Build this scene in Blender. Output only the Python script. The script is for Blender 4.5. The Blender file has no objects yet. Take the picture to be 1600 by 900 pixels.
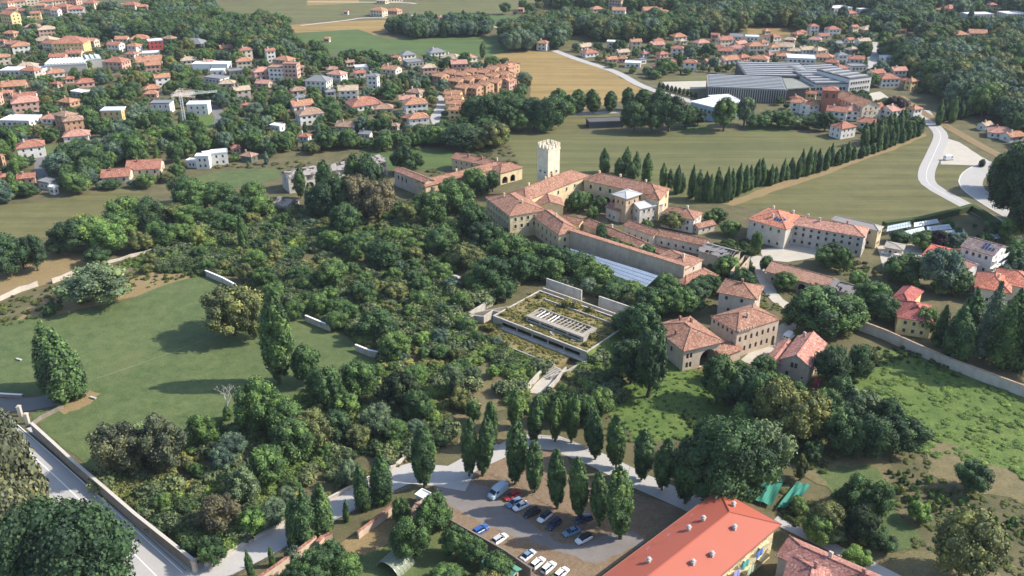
import bpy, math, random
import numpy as np
from mathutils import Vector, Matrix
R=math.radians
rnd=random.Random(7)
sc=bpy.context.scene
COL=sc.collection

# ------------------------------------------------------------------ camera, world, sun
F=1380.; PITCH=R(25.6); CH=135.
cam_d=bpy.data.cameras.new('camera'); cam=bpy.data.objects.new('camera',cam_d); COL.objects.link(cam)
cam.location=(0,0,CH); cam.rotation_euler=(math.pi/2-PITCH,0,0)
cam_d.sensor_width=36; cam_d.lens=36*F/1600; cam_d.clip_start=1; cam_d.clip_end=12000
sc.camera=cam
SUN_EL=R(39); SUN_AZ=R(4)           # sun stands to the right (+X) and a touch behind
w=bpy.data.worlds.new('World'); sc.world=w; w.use_nodes=True
nt=w.node_tree; nt.nodes.clear()
sky=nt.nodes.new('ShaderNodeTexSky'); sky.sky_type='NISHITA'; sky.sun_disc=False
sky.sun_elevation=SUN_EL; sky.sun_rotation=math.pi/2-SUN_AZ
bg=nt.nodes.new('ShaderNodeBackground'); bg.inputs[1].default_value=0.15
wo=nt.nodes.new('ShaderNodeOutputWorld'); nt.links.new(sky.outputs[0],bg.inputs[0]); nt.links.new(bg.outputs[0],wo.inputs[0])
sl=bpy.data.lights.new('sun','SUN'); sl.energy=3.75; sl.angle=R(.6); sl.color=(1,.93,.80)
so=bpy.data.objects.new('sun',sl); COL.objects.link(so)
sd=Vector((math.cos(SUN_EL)*math.cos(SUN_AZ),math.cos(SUN_EL)*math.sin(SUN_AZ),math.sin(SUN_EL)))
so.rotation_euler=sd.to_track_quat('Z','Y').to_euler(); so.location=(200,300,200)
sc.view_settings.view_transform='Standard'; sc.view_settings.look='None'; sc.view_settings.gamma=1
sc.view_settings.exposure=0.97; sc.view_settings.use_curve_mapping=False
sc.render.engine='CYCLES'; sc.cycles.max_bounces=5; sc.cycles.diffuse_bounces=3

# ------------------------------------------------------------------ geometry helpers
def P(x,y,z=0.):
    """the place in the world, z metres up, that the photograph shows at pixel x,y"""
    a=(x-800)/F; b=(450-y)/F
    dy=math.cos(PITCH)+b*math.sin(PITCH); dz=-math.sin(PITCH)+b*math.cos(PITCH)
    t=(CH-z)/-dz
    return Vector((a*t,dy*t,z))
def Q(X,Y,Z=0.):
    dz=Z-CH; yc=Y*math.sin(PITCH)+dz*math.cos(PITCH); dep=Y*math.cos(PITCH)-dz*math.sin(PITCH)
    return (800+F*X/dep,450-F*yc/dep,F/dep)
def hgt(x,yb,yt):
    """height of an upright thing whose foot is at pixel yb and top at yt"""
    p=P(x,yb); lo,hi=0.,120.
    for _ in range(30):
        m=(lo+hi)/2
        if Q(p.x,p.y,m)[1]>yt: lo=m
        else: hi=m
    return lo
class MB:
    def __init__(s): s.v=[]; s.f=[]; s.m=[]; s.t=[]
    def face(s,pts,mi=0,tone=1.):
        n=len(s.v); s.v+= [tuple(p) for p in pts]; s.f.append(tuple(range(n,n+len(pts)))); s.m.append(mi); s.t+=[tone]*len(pts)
    def box(s,c,d,mi=0,ang=0.,tone=1.):
        cx,cy,cz=c; x,y,z=d[0]/2,d[1]/2,d[2]/2; n=len(s.v); ca,sa=math.cos(ang),math.sin(ang)
        for X,Y,Z in ((-x,-y,-z),(x,-y,-z),(x,y,-z),(-x,y,-z),(-x,-y,z),(x,-y,z),(x,y,z),(-x,y,z)):
            s.v.append((cx+X*ca-Y*sa,cy+X*sa+Y*ca,cz+Z))
        for f in ((3,2,1,0),(4,5,6,7),(0,1,5,4),(1,2,6,5),(2,3,7,6),(3,0,4,7)): s.f.append(tuple(n+i for i in f)); s.m.append(mi)
        s.t+=[tone]*8
    def prism(s,poly,z0,z1,mi=0):
        n=len(s.v); k=len(poly)
        s.v+=[(p[0],p[1],z0) for p in poly]+[(p[0],p[1],z1) for p in poly]; s.t+=[1.]*(2*k)
        s.f.append(tuple(n+i for i in reversed(range(k)))); s.f.append(tuple(n+k+i for i in range(k))); s.m+=[mi,mi]
        for i in range(k):
            j=(i+1)%k; s.f.append((n+i,n+j,n+k+j,n+k+i)); s.m.append(mi)
    def tube(s,a,b,r0,r1,seg=6,mi=0,tone=1.):
        a=Vector(a); b=Vector(b); d=(b-a).normalized(); u=d.orthogonal().normalized(); w_=d.cross(u); n=len(s.v)
        for p,r in ((a,r0),(b,r1)):
            for i in range(seg):
                t=2*math.pi*i/seg; s.v.append(tuple(p+u*math.cos(t)*r+w_*math.sin(t)*r))
        s.t+=[tone]*(2*seg)
        for i in range(seg):
            j=(i+1)%seg; s.f.append((n+i,n+j,n+seg+j,n+seg+i)); s.m.append(mi)
        s.f.append(tuple(n+seg+i for i in range(seg))); s.m.append(mi)
    def mesh(s,name,mats,tone=False,smooth=False):
        me=bpy.data.meshes.new(name); me.from_pydata(s.v,[],s.f)
        for m in (mats if isinstance(mats,(list,tuple)) else [mats]): me.materials.append(m)
        if len(me.materials)>1: me.polygons.foreach_set('material_index',s.m)
        if tone:
            a=me.attributes.new('tone','FLOAT','POINT'); a.data.foreach_set('value',s.t)
        if smooth: me.polygons.foreach_set('use_smooth',[True]*len(s.f))
        me.update(); return me
THINGS=[]      # labels that still have to be told apart at the end
def new(name,me=None,parent=None,loc=(0,0,0),rz=0.,color=None,scale=None):
    o=bpy.data.objects.new(name,me); COL.objects.link(o)
    if parent is not None: o.parent=parent
    o.location=loc; o.rotation_euler=(0,0,rz)
    if color: o.color=(*color,1)
    if scale: o.scale=scale
    return o
def tag(o,label,cat,group=None,auto=False,px=None):
    o['label']=label; o['category']=cat
    if group: o['group']=group
    if auto: THINGS.append((o,label,px))
    return o
def struct(o,kind='structure'): o['kind']=kind; return o

# ------------------------------------------------------------------ materials
MC={}
def nodes(name):
    m=bpy.data.materials.new(name); m.use_nodes=True; n=m.node_tree; b=n.nodes['Principled BSDF']; b.inputs['Specular IOR Level'].default_value=.25
    return m,n,b
def ramp(n,stops,src):
    r=n.nodes.new('ShaderNodeValToRGB'); e=r.color_ramp.elements
    while len(e)<len(stops): e.new(.5)
    for q,(p,c) in zip(e,stops): q.position=p; q.color=(*c,1)
    n.links.new(src,r.inputs[0]); return r.outputs[0]
def noise(n,scale,detail=5,rough=.6,coord=None,dim='3D'):
    t=n.nodes.new('ShaderNodeTexNoise'); t.inputs['Scale'].default_value=scale; t.inputs['Detail'].default_value=detail; t.inputs['Roughness'].default_value=rough
    if coord is None: coord=n.nodes.new('ShaderNodeNewGeometry').outputs['Position']
    n.links.new(coord,t.inputs['Vector']); return t.outputs['Fac']
def mix(n,a,b,f,mode='MIX'):
    x=n.nodes.new('ShaderNodeMix'); x.data_type='RGBA'; x.blend_type=mode
    for s,v in ((x.inputs[0],f),(x.inputs[6],a),(x.inputs[7],b)):
        if hasattr(v,'is_linked'): n.links.new(v,s)
        elif isinstance(v,(int,float)): s.default_value=v
        else: s.default_value=(*v,1)
    return x.outputs[2]
def bump(n,b,src,strength,dist):
    k=n.nodes.new('ShaderNodeBump'); k.inputs['Strength'].default_value=strength; k.inputs['Distance'].default_value=dist
    n.links.new(src,k.inputs['Height']); n.links.new(k.outputs[0],b.inputs['Normal'])
def stretch(n,sx,sy,sz,rot=0):
    g=n.nodes.new('ShaderNodeNewGeometry'); m=n.nodes.new('ShaderNodeMapping'); m.inputs['Scale'].default_value=(sx,sy,sz); m.inputs['Rotation'].default_value=(0,0,rot)
    n.links.new(g.outputs['Position'],m.inputs['Vector']); return m.outputs[0]
def sc3(c,k): return tuple(min(1,x*k) for x in c)
def M_ground(key,c1,c2,c3=None,s1=.02,s2=.25,bumpd=.15,streak=None):
    if key in MC: return MC[key]
    m,n,b=nodes(key)
    big=noise(n,s1,4,.55); small=noise(n,s2,6,.7)
    a=ramp(n,[(.38,c1),(.62,c2)],big)
    c=ramp(n,[(.3,sc3(c1,.65)),(.7,sc3(c3 or c2,1.15))],small)
    out=mix(n,a,c,.6)
    pt=noise(n,.045,5,.7); pr=ramp(n,[(.54,(0,0,0)),(.68,(.6,.6,.6))],pt); out=mix(n,out,c3 or c2,pr)
    if streak is not None:
        st=noise(n,1.,3,.6,stretch(n,.006,.16,.1,streak)); out=mix(n,out,ramp(n,[(.42,sc3(c1,.8)),(.6,sc3(c2,1.15))],st),.36)
    fine=noise(n,2.2,4,.7); out=mix(n,out,ramp(n,[(.3,(.5,.5,.5)),(.7,(1.35,1.32,1.25))],fine),.7,'MULTIPLY')
    n.links.new(out,b.inputs['Base Color']); b.inputs['Roughness'].default_value=.95
    bump(n,b,fine,.6,bumpd); MC[key]=m; return m
def M_flat(key,c,rough=.8,var=.18,scale=.6,metal=0.,streak=False):
    """a plain coated, plastered or cast surface with a little wear"""
    if key in MC: return MC[key]
    m,n,b=nodes(key); q=noise(n,scale,6,.65)
    out=mix(n,sc3(c,1-var),sc3(c,1+var*.6),q)
    r=n.nodes.new('ShaderNodeMapRange'); n.links.new(q,r.inputs[0]); 
    if streak:
        st=noise(n,1.,4,.7,stretch(n,.5,.5,.10)); out=mix(n,out,ramp(n,[(.35,(.72,.68,.63)),(.6,(1.,1.,1.))],st),.45,'MULTIPLY')
        bl=noise(n,.35,5,.7); out=mix(n,out,ramp(n,[(.35,(.75,.7,.64)),(.6,(1,1,1))],bl),.6,'MULTIPLY')
    n.links.new(out,b.inputs['Base Color']); b.inputs['Roughness'].default_value=rough; b.inputs['Metallic'].default_value=metal
    MC[key]=m; return m
def M_wall(c): return M_flat('plaster %.2f %.2f %.2f'%c,c,.92,.12,.5,streak=True)
def M_tile(c,old=0.5):
    key='tiles %.2f %.2f %.2f'%c
    if key in MC: return MC[key]
    m,n,b=nodes(key)
    tc=n.nodes.new('ShaderNodeTexCoord').outputs['Object']
    v=n.nodes.new('ShaderNodeTexVoronoi'); v.inputs['Scale'].default_value=2.6; n.links.new(tc,v.inputs['Vector'])
    sp=n.nodes.new('ShaderNodeSeparateColor'); n.links.new(v.outputs['Color'],sp.inputs[0])
    a=ramp(n,[(.0,sc3(c,.5)),(.35,sc3(c,.95)),(.7,sc3(c,1.3)),(.88,(min(1,c[0]*1.5),c[1]*2.1,c[2]*2.2) if c[2]<.149 else sc3(c,1.25)),(1.,(min(1,c[0]*1.7),c[1]*2.7,c[2]*3) if c[2]<.149 else sc3(c,1.5))],sp.outputs[0])
    big=noise(n,.35,5,.7,tc); a=mix(n,a,ramp(n,[(.35,sc3(c,.6)),(.62,(min(1,c[0]*1.2),c[1]*1.5,c[2]*1.5))],big),.45*old+.15)
    wv=n.nodes.new('ShaderNodeTexWave'); wv.inputs['Scale'].default_value=1.6; wv.inputs['Distortion'].default_value=.6; n.links.new(tc,wv.inputs['Vector'])
    a=mix(n,a,ramp(n,[(0,(.8,.78,.76)),(.5,(1.05,1.05,1.05))],wv.outputs['Fac']),.6,'MULTIPLY')
    n.links.new(a,b.inputs['Base Color']); b.inputs['Roughness'].default_value=.9
    bump(n,b,wv.outputs['Fac'],.5,.08); MC[key]=m; return m
def M_leaf():
    if 'leaf' in MC: return MC['leaf']
    m,n,b=nodes('foliage')
    oi=n.nodes.new('ShaderNodeObjectInfo'); at=n.nodes.new('ShaderNodeAttribute'); at.attribute_name='tone'
    t=ramp(n,[(.0,(.30,.36,.42)),(.5,(.92,.97,.95)),(1.,(1.9,1.75,1.25))],at.outputs['Fac'])
    c=mix(n,oi.outputs['Color'],t,1.,'MULTIPLY')
    rr=ramp(n,[(0,(.72,.78,.8)),(.5,(1,1,1)),(1,(1.3,1.2,1.05))],oi.outputs['Random'])
    c=mix(n,c,rr,1.,'MULTIPLY')
    n.links.new(c,b.inputs['Base Color']); b.inputs['Roughness'].default_value=.65; b.inputs['Specular IOR Level'].default_value=.2
    MC['leaf']=m; return m
def M_asphalt(key,c,var=.25):
    if key in MC: return MC[key]
    m,n,b=nodes(key); q=noise(n,.25,6,.7); f=noise(n,3,4,.7)
    o=mix(n,sc3(c,1-var),sc3(c,1+var),q); o=mix(n,o,ramp(n,[(.3,(.8,.8,.8)),(.7,(1.15,1.15,1.15))],f),.5,'MULTIPLY')
    n.links.new(o,b.inputs['Base Color']); b.inputs['Roughness'].default_value=.9; MC[key]=m; return m
LEAF=M_leaf()
BARK=M_flat('bark',(.11,.085,.06),.95,.4,2.)
GLASS=M_flat('window glass',(.03,.035,.045),.15,.3,.3)
DARKO=M_flat('dark shutter',(.07,.06,.05),.7,.3,1.)
FRAME=M_flat('window surround',(.55,.5,.42),.85,.15)
CONC=M_flat('old concrete',(.38,.34,.29),.9,.4,.6,streak=True)
WHITE=M_flat('white paint',(.75,.75,.73),.7,.08)
METAL=M_flat('grey metal',(.35,.36,.37),.45,.15,1.,.6)
SOLAR=M_flat('solar panel',(.02,.035,.10),.2,.2,2.)
STONE=M_flat('brick and stone',(.40,.31,.24),.92,.3,1.3,streak=True)

# ------------------------------------------------------------------ ground sheets
def smooth_line(pts,step):
    out=[]; n=len(pts)
    for i in range(n-1):
        p0=pts[max(0,i-1)]; p1=pts[i]; p2=pts[i+1]; p3=pts[min(n-1,i+2)]
        k=max(1,int((p2-p1).length/step))
        for j in range(k):
            t=j/k; out.append(.5*((2*p1)+(p2-p0)*t+(2*p0-5*p1+4*p2-p3)*t*t+(3*p1-p0-3*p2+p3)*t**3))
    out.append(pts[-1]); return out
def W(pts,z=0.): return [P(x,y,z) for x,y in pts]
def sheet(name,pts,z,mat,rag=.8,step=4.,world=False):
    w_=[Vector((x,y,0)) for x,y in pts] if world else W(pts)
    out=[]
    for i in range(len(w_)):
        a=w_[i]; b=w_[(i+1)%len(w_)]; L=(b-a).length; st=max(step,L/60); k=max(1,int(L/st)) if rag else 1
        nn=Vector((-(b-a).y,(b-a).x,0)).normalized()
        for j in range(k):
            p=a.lerp(b,j/k); p=p+nn*(rnd.uniform(-rag,rag) if j else 0); out.append((p.x,p.y,z))
    m=MB(); m.face(out); me=m.mesh(name,mat)
    if me.polygons[0].normal.z<0: me.flip_normals()
    return struct(new(name,me))
def ribbon_pts(line,width):
    L=[];Rr=[]
    for i,p in enumerate(line):
        d=(line[min(i+1,len(line)-1)]-line[max(i-1,0)]); d.z=0; d.normalize(); nn=Vector((-d.y,d.x,0))
        L.append(p+nn*width/2); Rr.append(p-nn*width/2)
    return L,Rr
def ribbon(name,px,width,z,mat,step=6.,offset=0.,kind='structure',dash=None):
    line=smooth_line(W(px),step)
    if offset:
        L,Rr=ribbon_pts(line,abs(offset)*2); line=L if offset>0 else Rr
    L,Rr=ribbon_pts(line,width); m=MB()
    for i in range(len(L)-1):
        if dash and (i%(dash[0]+dash[1]))>=dash[0]: continue
        m.face([(q.x,q.y,z) for q in (Rr[i],Rr[i+1],L[i+1],L[i])])
    return struct(new(name,m.mesh(name,mat)),kind)

G_BASE=M_ground('scrubland ground',(.075,.085,.038),(.12,.12,.055),(.17,.13,.075),.02,.15)
G_LAWN=M_ground('lawn grass',(.064,.112,.038),(.098,.146,.050),(.13,.14,.058),.035,.25)
G_MEAD=M_ground('meadow grass',(.068,.125,.030),(.14,.18,.048),(.13,.185,.046),.05,.3,.4)
G_OLIVE=M_ground('mown olive field',(.10,.105,.042),(.15,.14,.058),(.14,.125,.05),.015,.1,.08,streak=R(-35))
G_FARF=M_ground('far olive field',(.10,.11,.044),(.15,.145,.06),(.13,.125,.05),.008,.05,.1,streak=R(8))
G_GREEN=M_ground('green crop',(.07,.11,.035),(.09,.13,.04),(.08,.13,.04),.01,.06,.1,streak=R(10))
G_GOLD=M_ground('golden stubble',(.24,.16,.06),(.32,.22,.09),(.22,.17,.06),.02,.1,.08,streak=R(72))
G_DRY=M_ground('dry ochre soil',(.30,.20,.11),(.26,.2,.10),(.2,.16,.07),.05,.3,.08)
G_DRYG=M_ground('dry thin grass',(.16,.14,.068),(.12,.125,.055),(.20,.155,.09),.06,.35,.1)
G_DIRT=M_ground('car park dirt',(.21,.14,.085),(.28,.19,.12),(.19,.15,.11),.06,.4,.04)
G_PALE=M_asphalt('pale gravel',(.42,.38,.32))
G_ROAD=M_asphalt('asphalt',(.37,.35,.33),.12)
G_ROADD=M_asphalt('dark asphalt',(.16,.155,.15),.2)
G_LANE=M_asphalt('pale concrete lane',(.40,.38,.36),.14)

sheet('ground',[(-3500,-300),(3500,-300),(3500,5200),(-3500,5200)],0,G_BASE,0,world=True)
z=.01
def Zn():
    global z; z+=.002; return z
# far fields
for nm,pts,m in [
 ('field',[(330,6),(470,-4),(640,-6),(620,8),(560,26),(470,34),(430,28),(345,22)],G_FARF),
 ('field',[(440,40),(520,34),(640,30),(720,34),(640,42),(560,60),(470,56)],G_GOLD),
 ('field',[(450,52),(560,46),(600,60),(590,78),(520,84),(440,72)],G_GREEN),
 ('field',[(560,60),(640,62),(780,56),(800,84),(740,92),(640,86),(560,82)],G_GREEN),
 ('field',[(640,6),(700,-10),(830,-14),(840,8),(780,24),(700,30),(640,24)],G_FARF),
 ('field',[(690,20),(780,24),(880,22),(885,38),(820,46),(740,40)],G_GREEN),
 ('field',[(840,20),(960,24),(975,32),(880,36)],G_GREEN),
 ('field',[(1045,18),(1110,20),(1140,24),(1100,30),(1050,27)],G_GREEN),
 ('field',[(1165,42),(1230,44),(1240,54),(1170,56)],G_GOLD),
 ('field',[(1380,68),(1470,68),(1472,78),(1440,84),(1385,82)],G_MEAD),
 ('field',[(885,56),(925,56),(935,68),(890,72)],G_FARF),
 ('field',[(985,68),(1060,66),(1060,76),(990,78)],G_FARF),
 ('field',[(740,98),(770,86),(810,80),(880,82),(930,100),(1000,138),(1010,148),(960,160),(905,172),(840,172),(828,150),(825,120),(800,104)],G_GOLD),
 ('field',[(835,184),(885,178),(975,178),(975,190),(925,200),(890,206),(840,206)],G_OLIVE),
 ('field',[(786,207),(860,208),(1000,206),(1180,205),(1240,206),(1300,218),(1330,226),(1440,212),(1230,290),(1130,318),(1000,320),(820,300),(815,262)],G_FARF),
 ('field',[(1138,320),(1270,274),(1380,235),(1446,211),(1458,225),(1438,285),(1470,305),(1515,326),(1470,342),(1380,352),(1300,348),(1240,338),(1180,326)],G_OLIVE),
 ('field',[(1030,122),(1100,116),(1120,122),(1090,128),(1035,132)],G_FARF),
 ('field',[(560,240),(640,232),(715,238),(720,262),(640,266),(560,262)],G_GREEN),
 ('field',[(270,282),(350,268),(430,262),(440,275),(390,292),(300,298)],G_LAWN),
 ('field',[(-80,330),(60,316),(150,299),(205,293),(238,306),(200,330),(150,352),(90,372),(0,376),(-80,380)],G_OLIVE),
 ('field',[(480,0),(560,-2),(560,5),(480,9)],G_GOLD),
]: sheet(nm,pts,Zn(),m,1.2,8)
sheet('dirt_strip',[(1128,318),(1270,268),(1380,230),(1446,208),(1448,213),(1385,238),(1275,278),(1145,322)],Zn(),G_DRY,.8,5)
sheet('dirt_strip',[(1445,262),(1462,258),(1530,262),(1500,285),(1470,296),(1455,288)],Zn(),G_OLIVE,.6,5)
sheet('dry_ground',[(-80,410),(60,393),(140,396),(150,420),(70,445),(0,462),(-80,480)],Zn(),G_DRY,1.2,4)
sheet('lawn',[(1055,194),(1110,196),(1112,206),(1060,208)],Zn(),G_GREEN,.3,5)
sheet('lawn',[(1165,196),(1238,194),(1240,205),(1170,206)],Zn(),G_GREEN,.3,5)
sheet('lawn',[(66,226),(115,228),(118,252),(66,252)],Zn(),G_LAWN,.4,5)
sheet('lawn',[(305,181),(355,178),(345,205),(300,208)],Zn(),G_MEAD,.5,5)
sheet('gravel_yard',[(1476,215),(1498,222),(1548,254),(1530,259),(1470,257),(1466,240)],Zn(),G_PALE,.3,5)
sheet('gravel_yard',[(1035,128),(1118,126),(1122,138),(1045,140)],Zn(),G_PALE,.3,5)
sheet('gravel_yard',[(1348,148),(1375,143),(1400,160),(1440,176),(1420,182),(1370,168)],Zn(),G_PALE,.3,5)
# lawn by the road and its dry rim
sheet('dry_ground',[(60,468),(130,450),(240,424),(300,430),(330,428),(290,452),(180,470),(100,500),(20,505)],Zn(),G_DRY,1.,3)
sheet('lawn',[(-120,520),(60,497),(130,482),(200,468),(262,444),(325,428),(372,452),(420,476),(500,508),(604,556),(590,575),(520,600),(430,640),(300,690),(180,745),(158,745),(68,676),(48,648),(110,622),(60,618),(-120,622)],Zn(),G_LAWN,.5,3)
sheet('dry_ground',[(92,640),(108,628),(140,610),(158,615),(140,632),(100,648)],Zn(),G_DRY,.5,1.5)
ribbon('path',[(138,596),(200,575),(270,550),(330,527),(352,519)],.45,Zn(),M_ground('worn trace',(.13,.17,.08),(.16,.19,.1)))
# right meadow and the gardens
sheet('meadow',[(1285,600),(1330,552),(1380,545),(1440,560),(1520,592),(1620,628),(1700,700),(1700,790),(1560,740),(1500,718),(1400,700),(1320,690),(1280,650)],Zn(),G_MEAD,1.,3)
sheet('meadow',[(975,600),(1060,560),(1120,600),(1150,650),(1120,680),(1000,690),(950,650)],Zn(),G_MEAD,1.,3)
sheet('dry_ground',[(1440,690),(1490,695),(1560,730),(1650,760),(1650,800),(1560,775),(1500,765),(1450,740)],Zn(),G_DRYG,1.,2)
sheet('dry_ground',[(1240,740),(1320,716),(1390,715),(1385,760),(1350,780),(1290,760)],Zn(),G_DRYG,1.,2)
sheet('lawn',[(1270,728),(1370,730),(1400,800),(1440,840),(1430,862),(1370,856),(1350,820),(1300,770)],Zn(),G_LAWN,1.,2)
sheet('dry_ground',[(1330,860),(1440,862),(1540,880),(1600,930),(1380,930)],Zn(),G_DRYG,1.,2)
sheet('garden_lawn',[(560,870),(660,830),(700,840),(780,880),(820,930),(520,940)],Zn(),G_LAWN,.6,2)
sheet('dry_ground',[(530,850),(600,815),(625,812),(640,825),(590,860),(540,872)],Zn(),G_DRY,.5,2)
sheet('yard',[(1160,560),(1195,520),(1235,500),(1260,505),(1240,540),(1180,575)],Zn(),G_MEAD,.4,2)
sheet('yard',[(1370,385),(1440,380),(1440,420),(1380,422)],Zn(),G_PALE,.3,3)
sheet('yard',[(1190,390),(1260,380),(1290,400),(1230,410),(1190,405)],Zn(),G_PALE,.4,3)
# car park
sheet('parking_lot',[(668,752),(700,744),(760,700),(815,692),(880,706),(900,740),(990,770),(1075,800),(1120,830),(1000,900),(960,960),(860,940),(800,880),(690,820),(700,790)],Zn(),G_DIRT,.4,2)
sheet('asphalt_apron',[(672,755),(712,742),(760,760),(800,800),(880,850),(990,830),(1010,850),(930,880),(840,850),(740,810),(702,790)],Zn(),M_asphalt('worn apron',(.19,.17,.16),.3),.8,2)

# roads
road_px=[(-140,560),(-60,640),(28,715),(101,780),(167,840),(228,897),(300,965)]
ribbon('road',road_px,12.0,Zn(),G_ROAD)
WP=M_flat('road paint',(.78,.78,.74),.7,.12,3.)
ribbon('centre_line',[(-60,622),(0,668),(76,735),(135,791),(205,861),(247,903),(290,950)],.22,Zn(),WP)
ribbon('edge_line',[(-20,622),(40,675),(100,727),(200,818),(287,897),(330,940)],.2,z,WP)
ribbon('footway',[(46,668),(110,722),(210,812),(300,892)],1.6,z+.002,G_LANE)
ribbon('road',[(-60,628),(0,634),(50,632),(108,620)],7.0,Zn(),G_ROADD)
lane=[(270,930),(330,893),(410,852),(500,805),(570,768),(640,740),(690,744),(735,752)]
ribbon('lane',lane,8.2,Zn(),G_LANE)
ribbon('lane',[(700,745),(735,725),(790,700),(830,690),(870,693),(900,705),(940,722),(1000,752),(1060,778),(1110,800)],6.4,Zn(),G_LANE)
ribbon('road',[(1442,172),(1458,195),(1470,212),(1460,240),(1448,268),(1452,288),(1485,308),(1530,332),(1562,348)],7.5,Zn(),G_ROAD)
ribbon('centre_line',[(1442,172),(1458,195),(1470,212),(1460,240),(1448,268),(1452,288),(1485,308),(1530,332),(1562,348)],.14,z+.004,WP)
ribbon('road',[(1660,370),(1600,345),(1555,320),(1520,295),(1518,278),(1535,264),(1560,256)],10.5,Zn(),G_ROAD)
ribbon('edge_line',[(1660,370),(1600,345),(1555,320),(1520,295),(1518,278),(1535,264),(1560,256)],.16,z+.004,WP,offset=4.8)
ribbon('railway_bed',[(1405,150),(1440,175),(1480,198),(1540,232),(1600,262)],6.,Zn(),G_DRY)
rl=M_flat('rail steel',(.25,.22,.2),.4,.2,1.,.8)
for off in (-.75,.75): ribbon('railway_rail',[(1405,150),(1440,175),(1480,198),(1540,232),(1600,262)],.16,z+.15,rl,offset=off)
ribbon('road',[(866,79),(900,92),(960,112),(1000,133),(1040,147),(1120,170)],6.5,Zn(),G_ROAD)
ribbon('road',[(1363,115),(1362,95),(1372,78),(1370,66)],8.,Zn(),G_ROAD)
ribbon('lane',[(672,142),(690,160),(680,185),(692,197),(725,193)],6.,Zn(),G_ROAD)
ribbon('lane',[(730,193),(725,197),(660,205),(640,210)],3.,Zn(),G_LANE)
ribbon('road',[(330,165),(345,185),(335,215),(350,228)],7.,Zn(),G_ROADD)
ribbon('road',[(45,205),(52,225),(62,250),(65,282)],6.,Zn(),G_ROADD)
ribbon('road',[(62,254),(90,251),(120,252)],5.,Zn(),G_ROADD)
ribbon('lane',[(0,168),(40,172),(85,174)],5.,Zn(),G_LANE)
ribbon('path',[(470,40),(540,32),(580,28),(700,30),(740,28)],4,Zn(),G_PALE)
ribbon('path',[(640,24),(680,26)],4,Zn(),G_PALE)
ribbon('path',[(840,20),(872,24),(880,32)],4,Zn(),G_PALE)
ribbon('path',[(770,42),(800,45),(815,48)],5,Zn(),G_PALE)
ribbon('path',[(480,3),(620,4),(650,6)],5,Zn(),G_PALE)
ribbon('road',[(885,180),(930,177),(980,175)],5,Zn(),G_ROAD)
ribbon('drive',[(1250,500),(1225,515),(1200,540),(1168,568)],5.,Zn(),G_PALE)
ribbon('drive',[(1180,400),(1195,440),(1215,470),(1250,490)],4.5,Zn(),G_PALE)
ribbon('path',[(1210,812),(1300,856),(1400,905),(1480,950)],3.2,Zn(),G_LANE)
ribbon('path',[(500,470),(560,455),(600,440)],2.,Zn(),G_DRY)

# ------------------------------------------------------------------ buildings
WINM={}
def window_mesh(w_,h,arch,style):
    k=(round(w_,2),round(h,2),arch,style)
    if k not in WINM:
        m=MB(); n=6
        if arch:
            r=w_/2; pts=[(-r,0),(r,0)]+[(r*math.cos(math.pi*i/n),h-r+r*math.sin(math.pi*i/n)) for i in range(n+1)]
        else: pts=[(-w_/2,0),(w_/2,0),(w_/2,h),(-w_/2,h)]
        m.face([(x,0,zz) for x,zz in pts])
        if style=='g' and w_<2.5:
            for x in (-w_/2+.05,0,w_/2-.05): m.box((x,-.03,h/2),(.08,.05,h-.02 if not arch else h*.8),1)
            m.box((0,-.03,h*.6),(w_-.1,.04,.06),1)
        me=m.mesh('window',[GLASS if style=='g' else DARKO,FRAME])
        f=MB(); t=.14
        f.box((-w_/2-t/2,-.02,h/2),(t,.1,h)); f.box((w_/2+t/2,-.02,h/2),(t,.1,h)); f.box((0,-.05,-t/2),(w_+.4,.22,t)); f.box((0,-.02,h+t/2),(w_+2*t,.1,t))
        WINM[k]=(me,f.mesh('window_frame',FRAME))
    return WINM[k]
def grid(L,n,rows,w_,arch=False,m0=1.,m1=None):
    """n bays between the margins, rows of (sill, height)"""
    m1=m0 if m1 is None else m1; out=[]
    for zb,h in rows:
        for i in range(n):
            c=m0+(L-m0-m1)*(i+.5)/n; out.append((c-w_/2,c+w_/2,zb,zb+h,arch))
    return out
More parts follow.
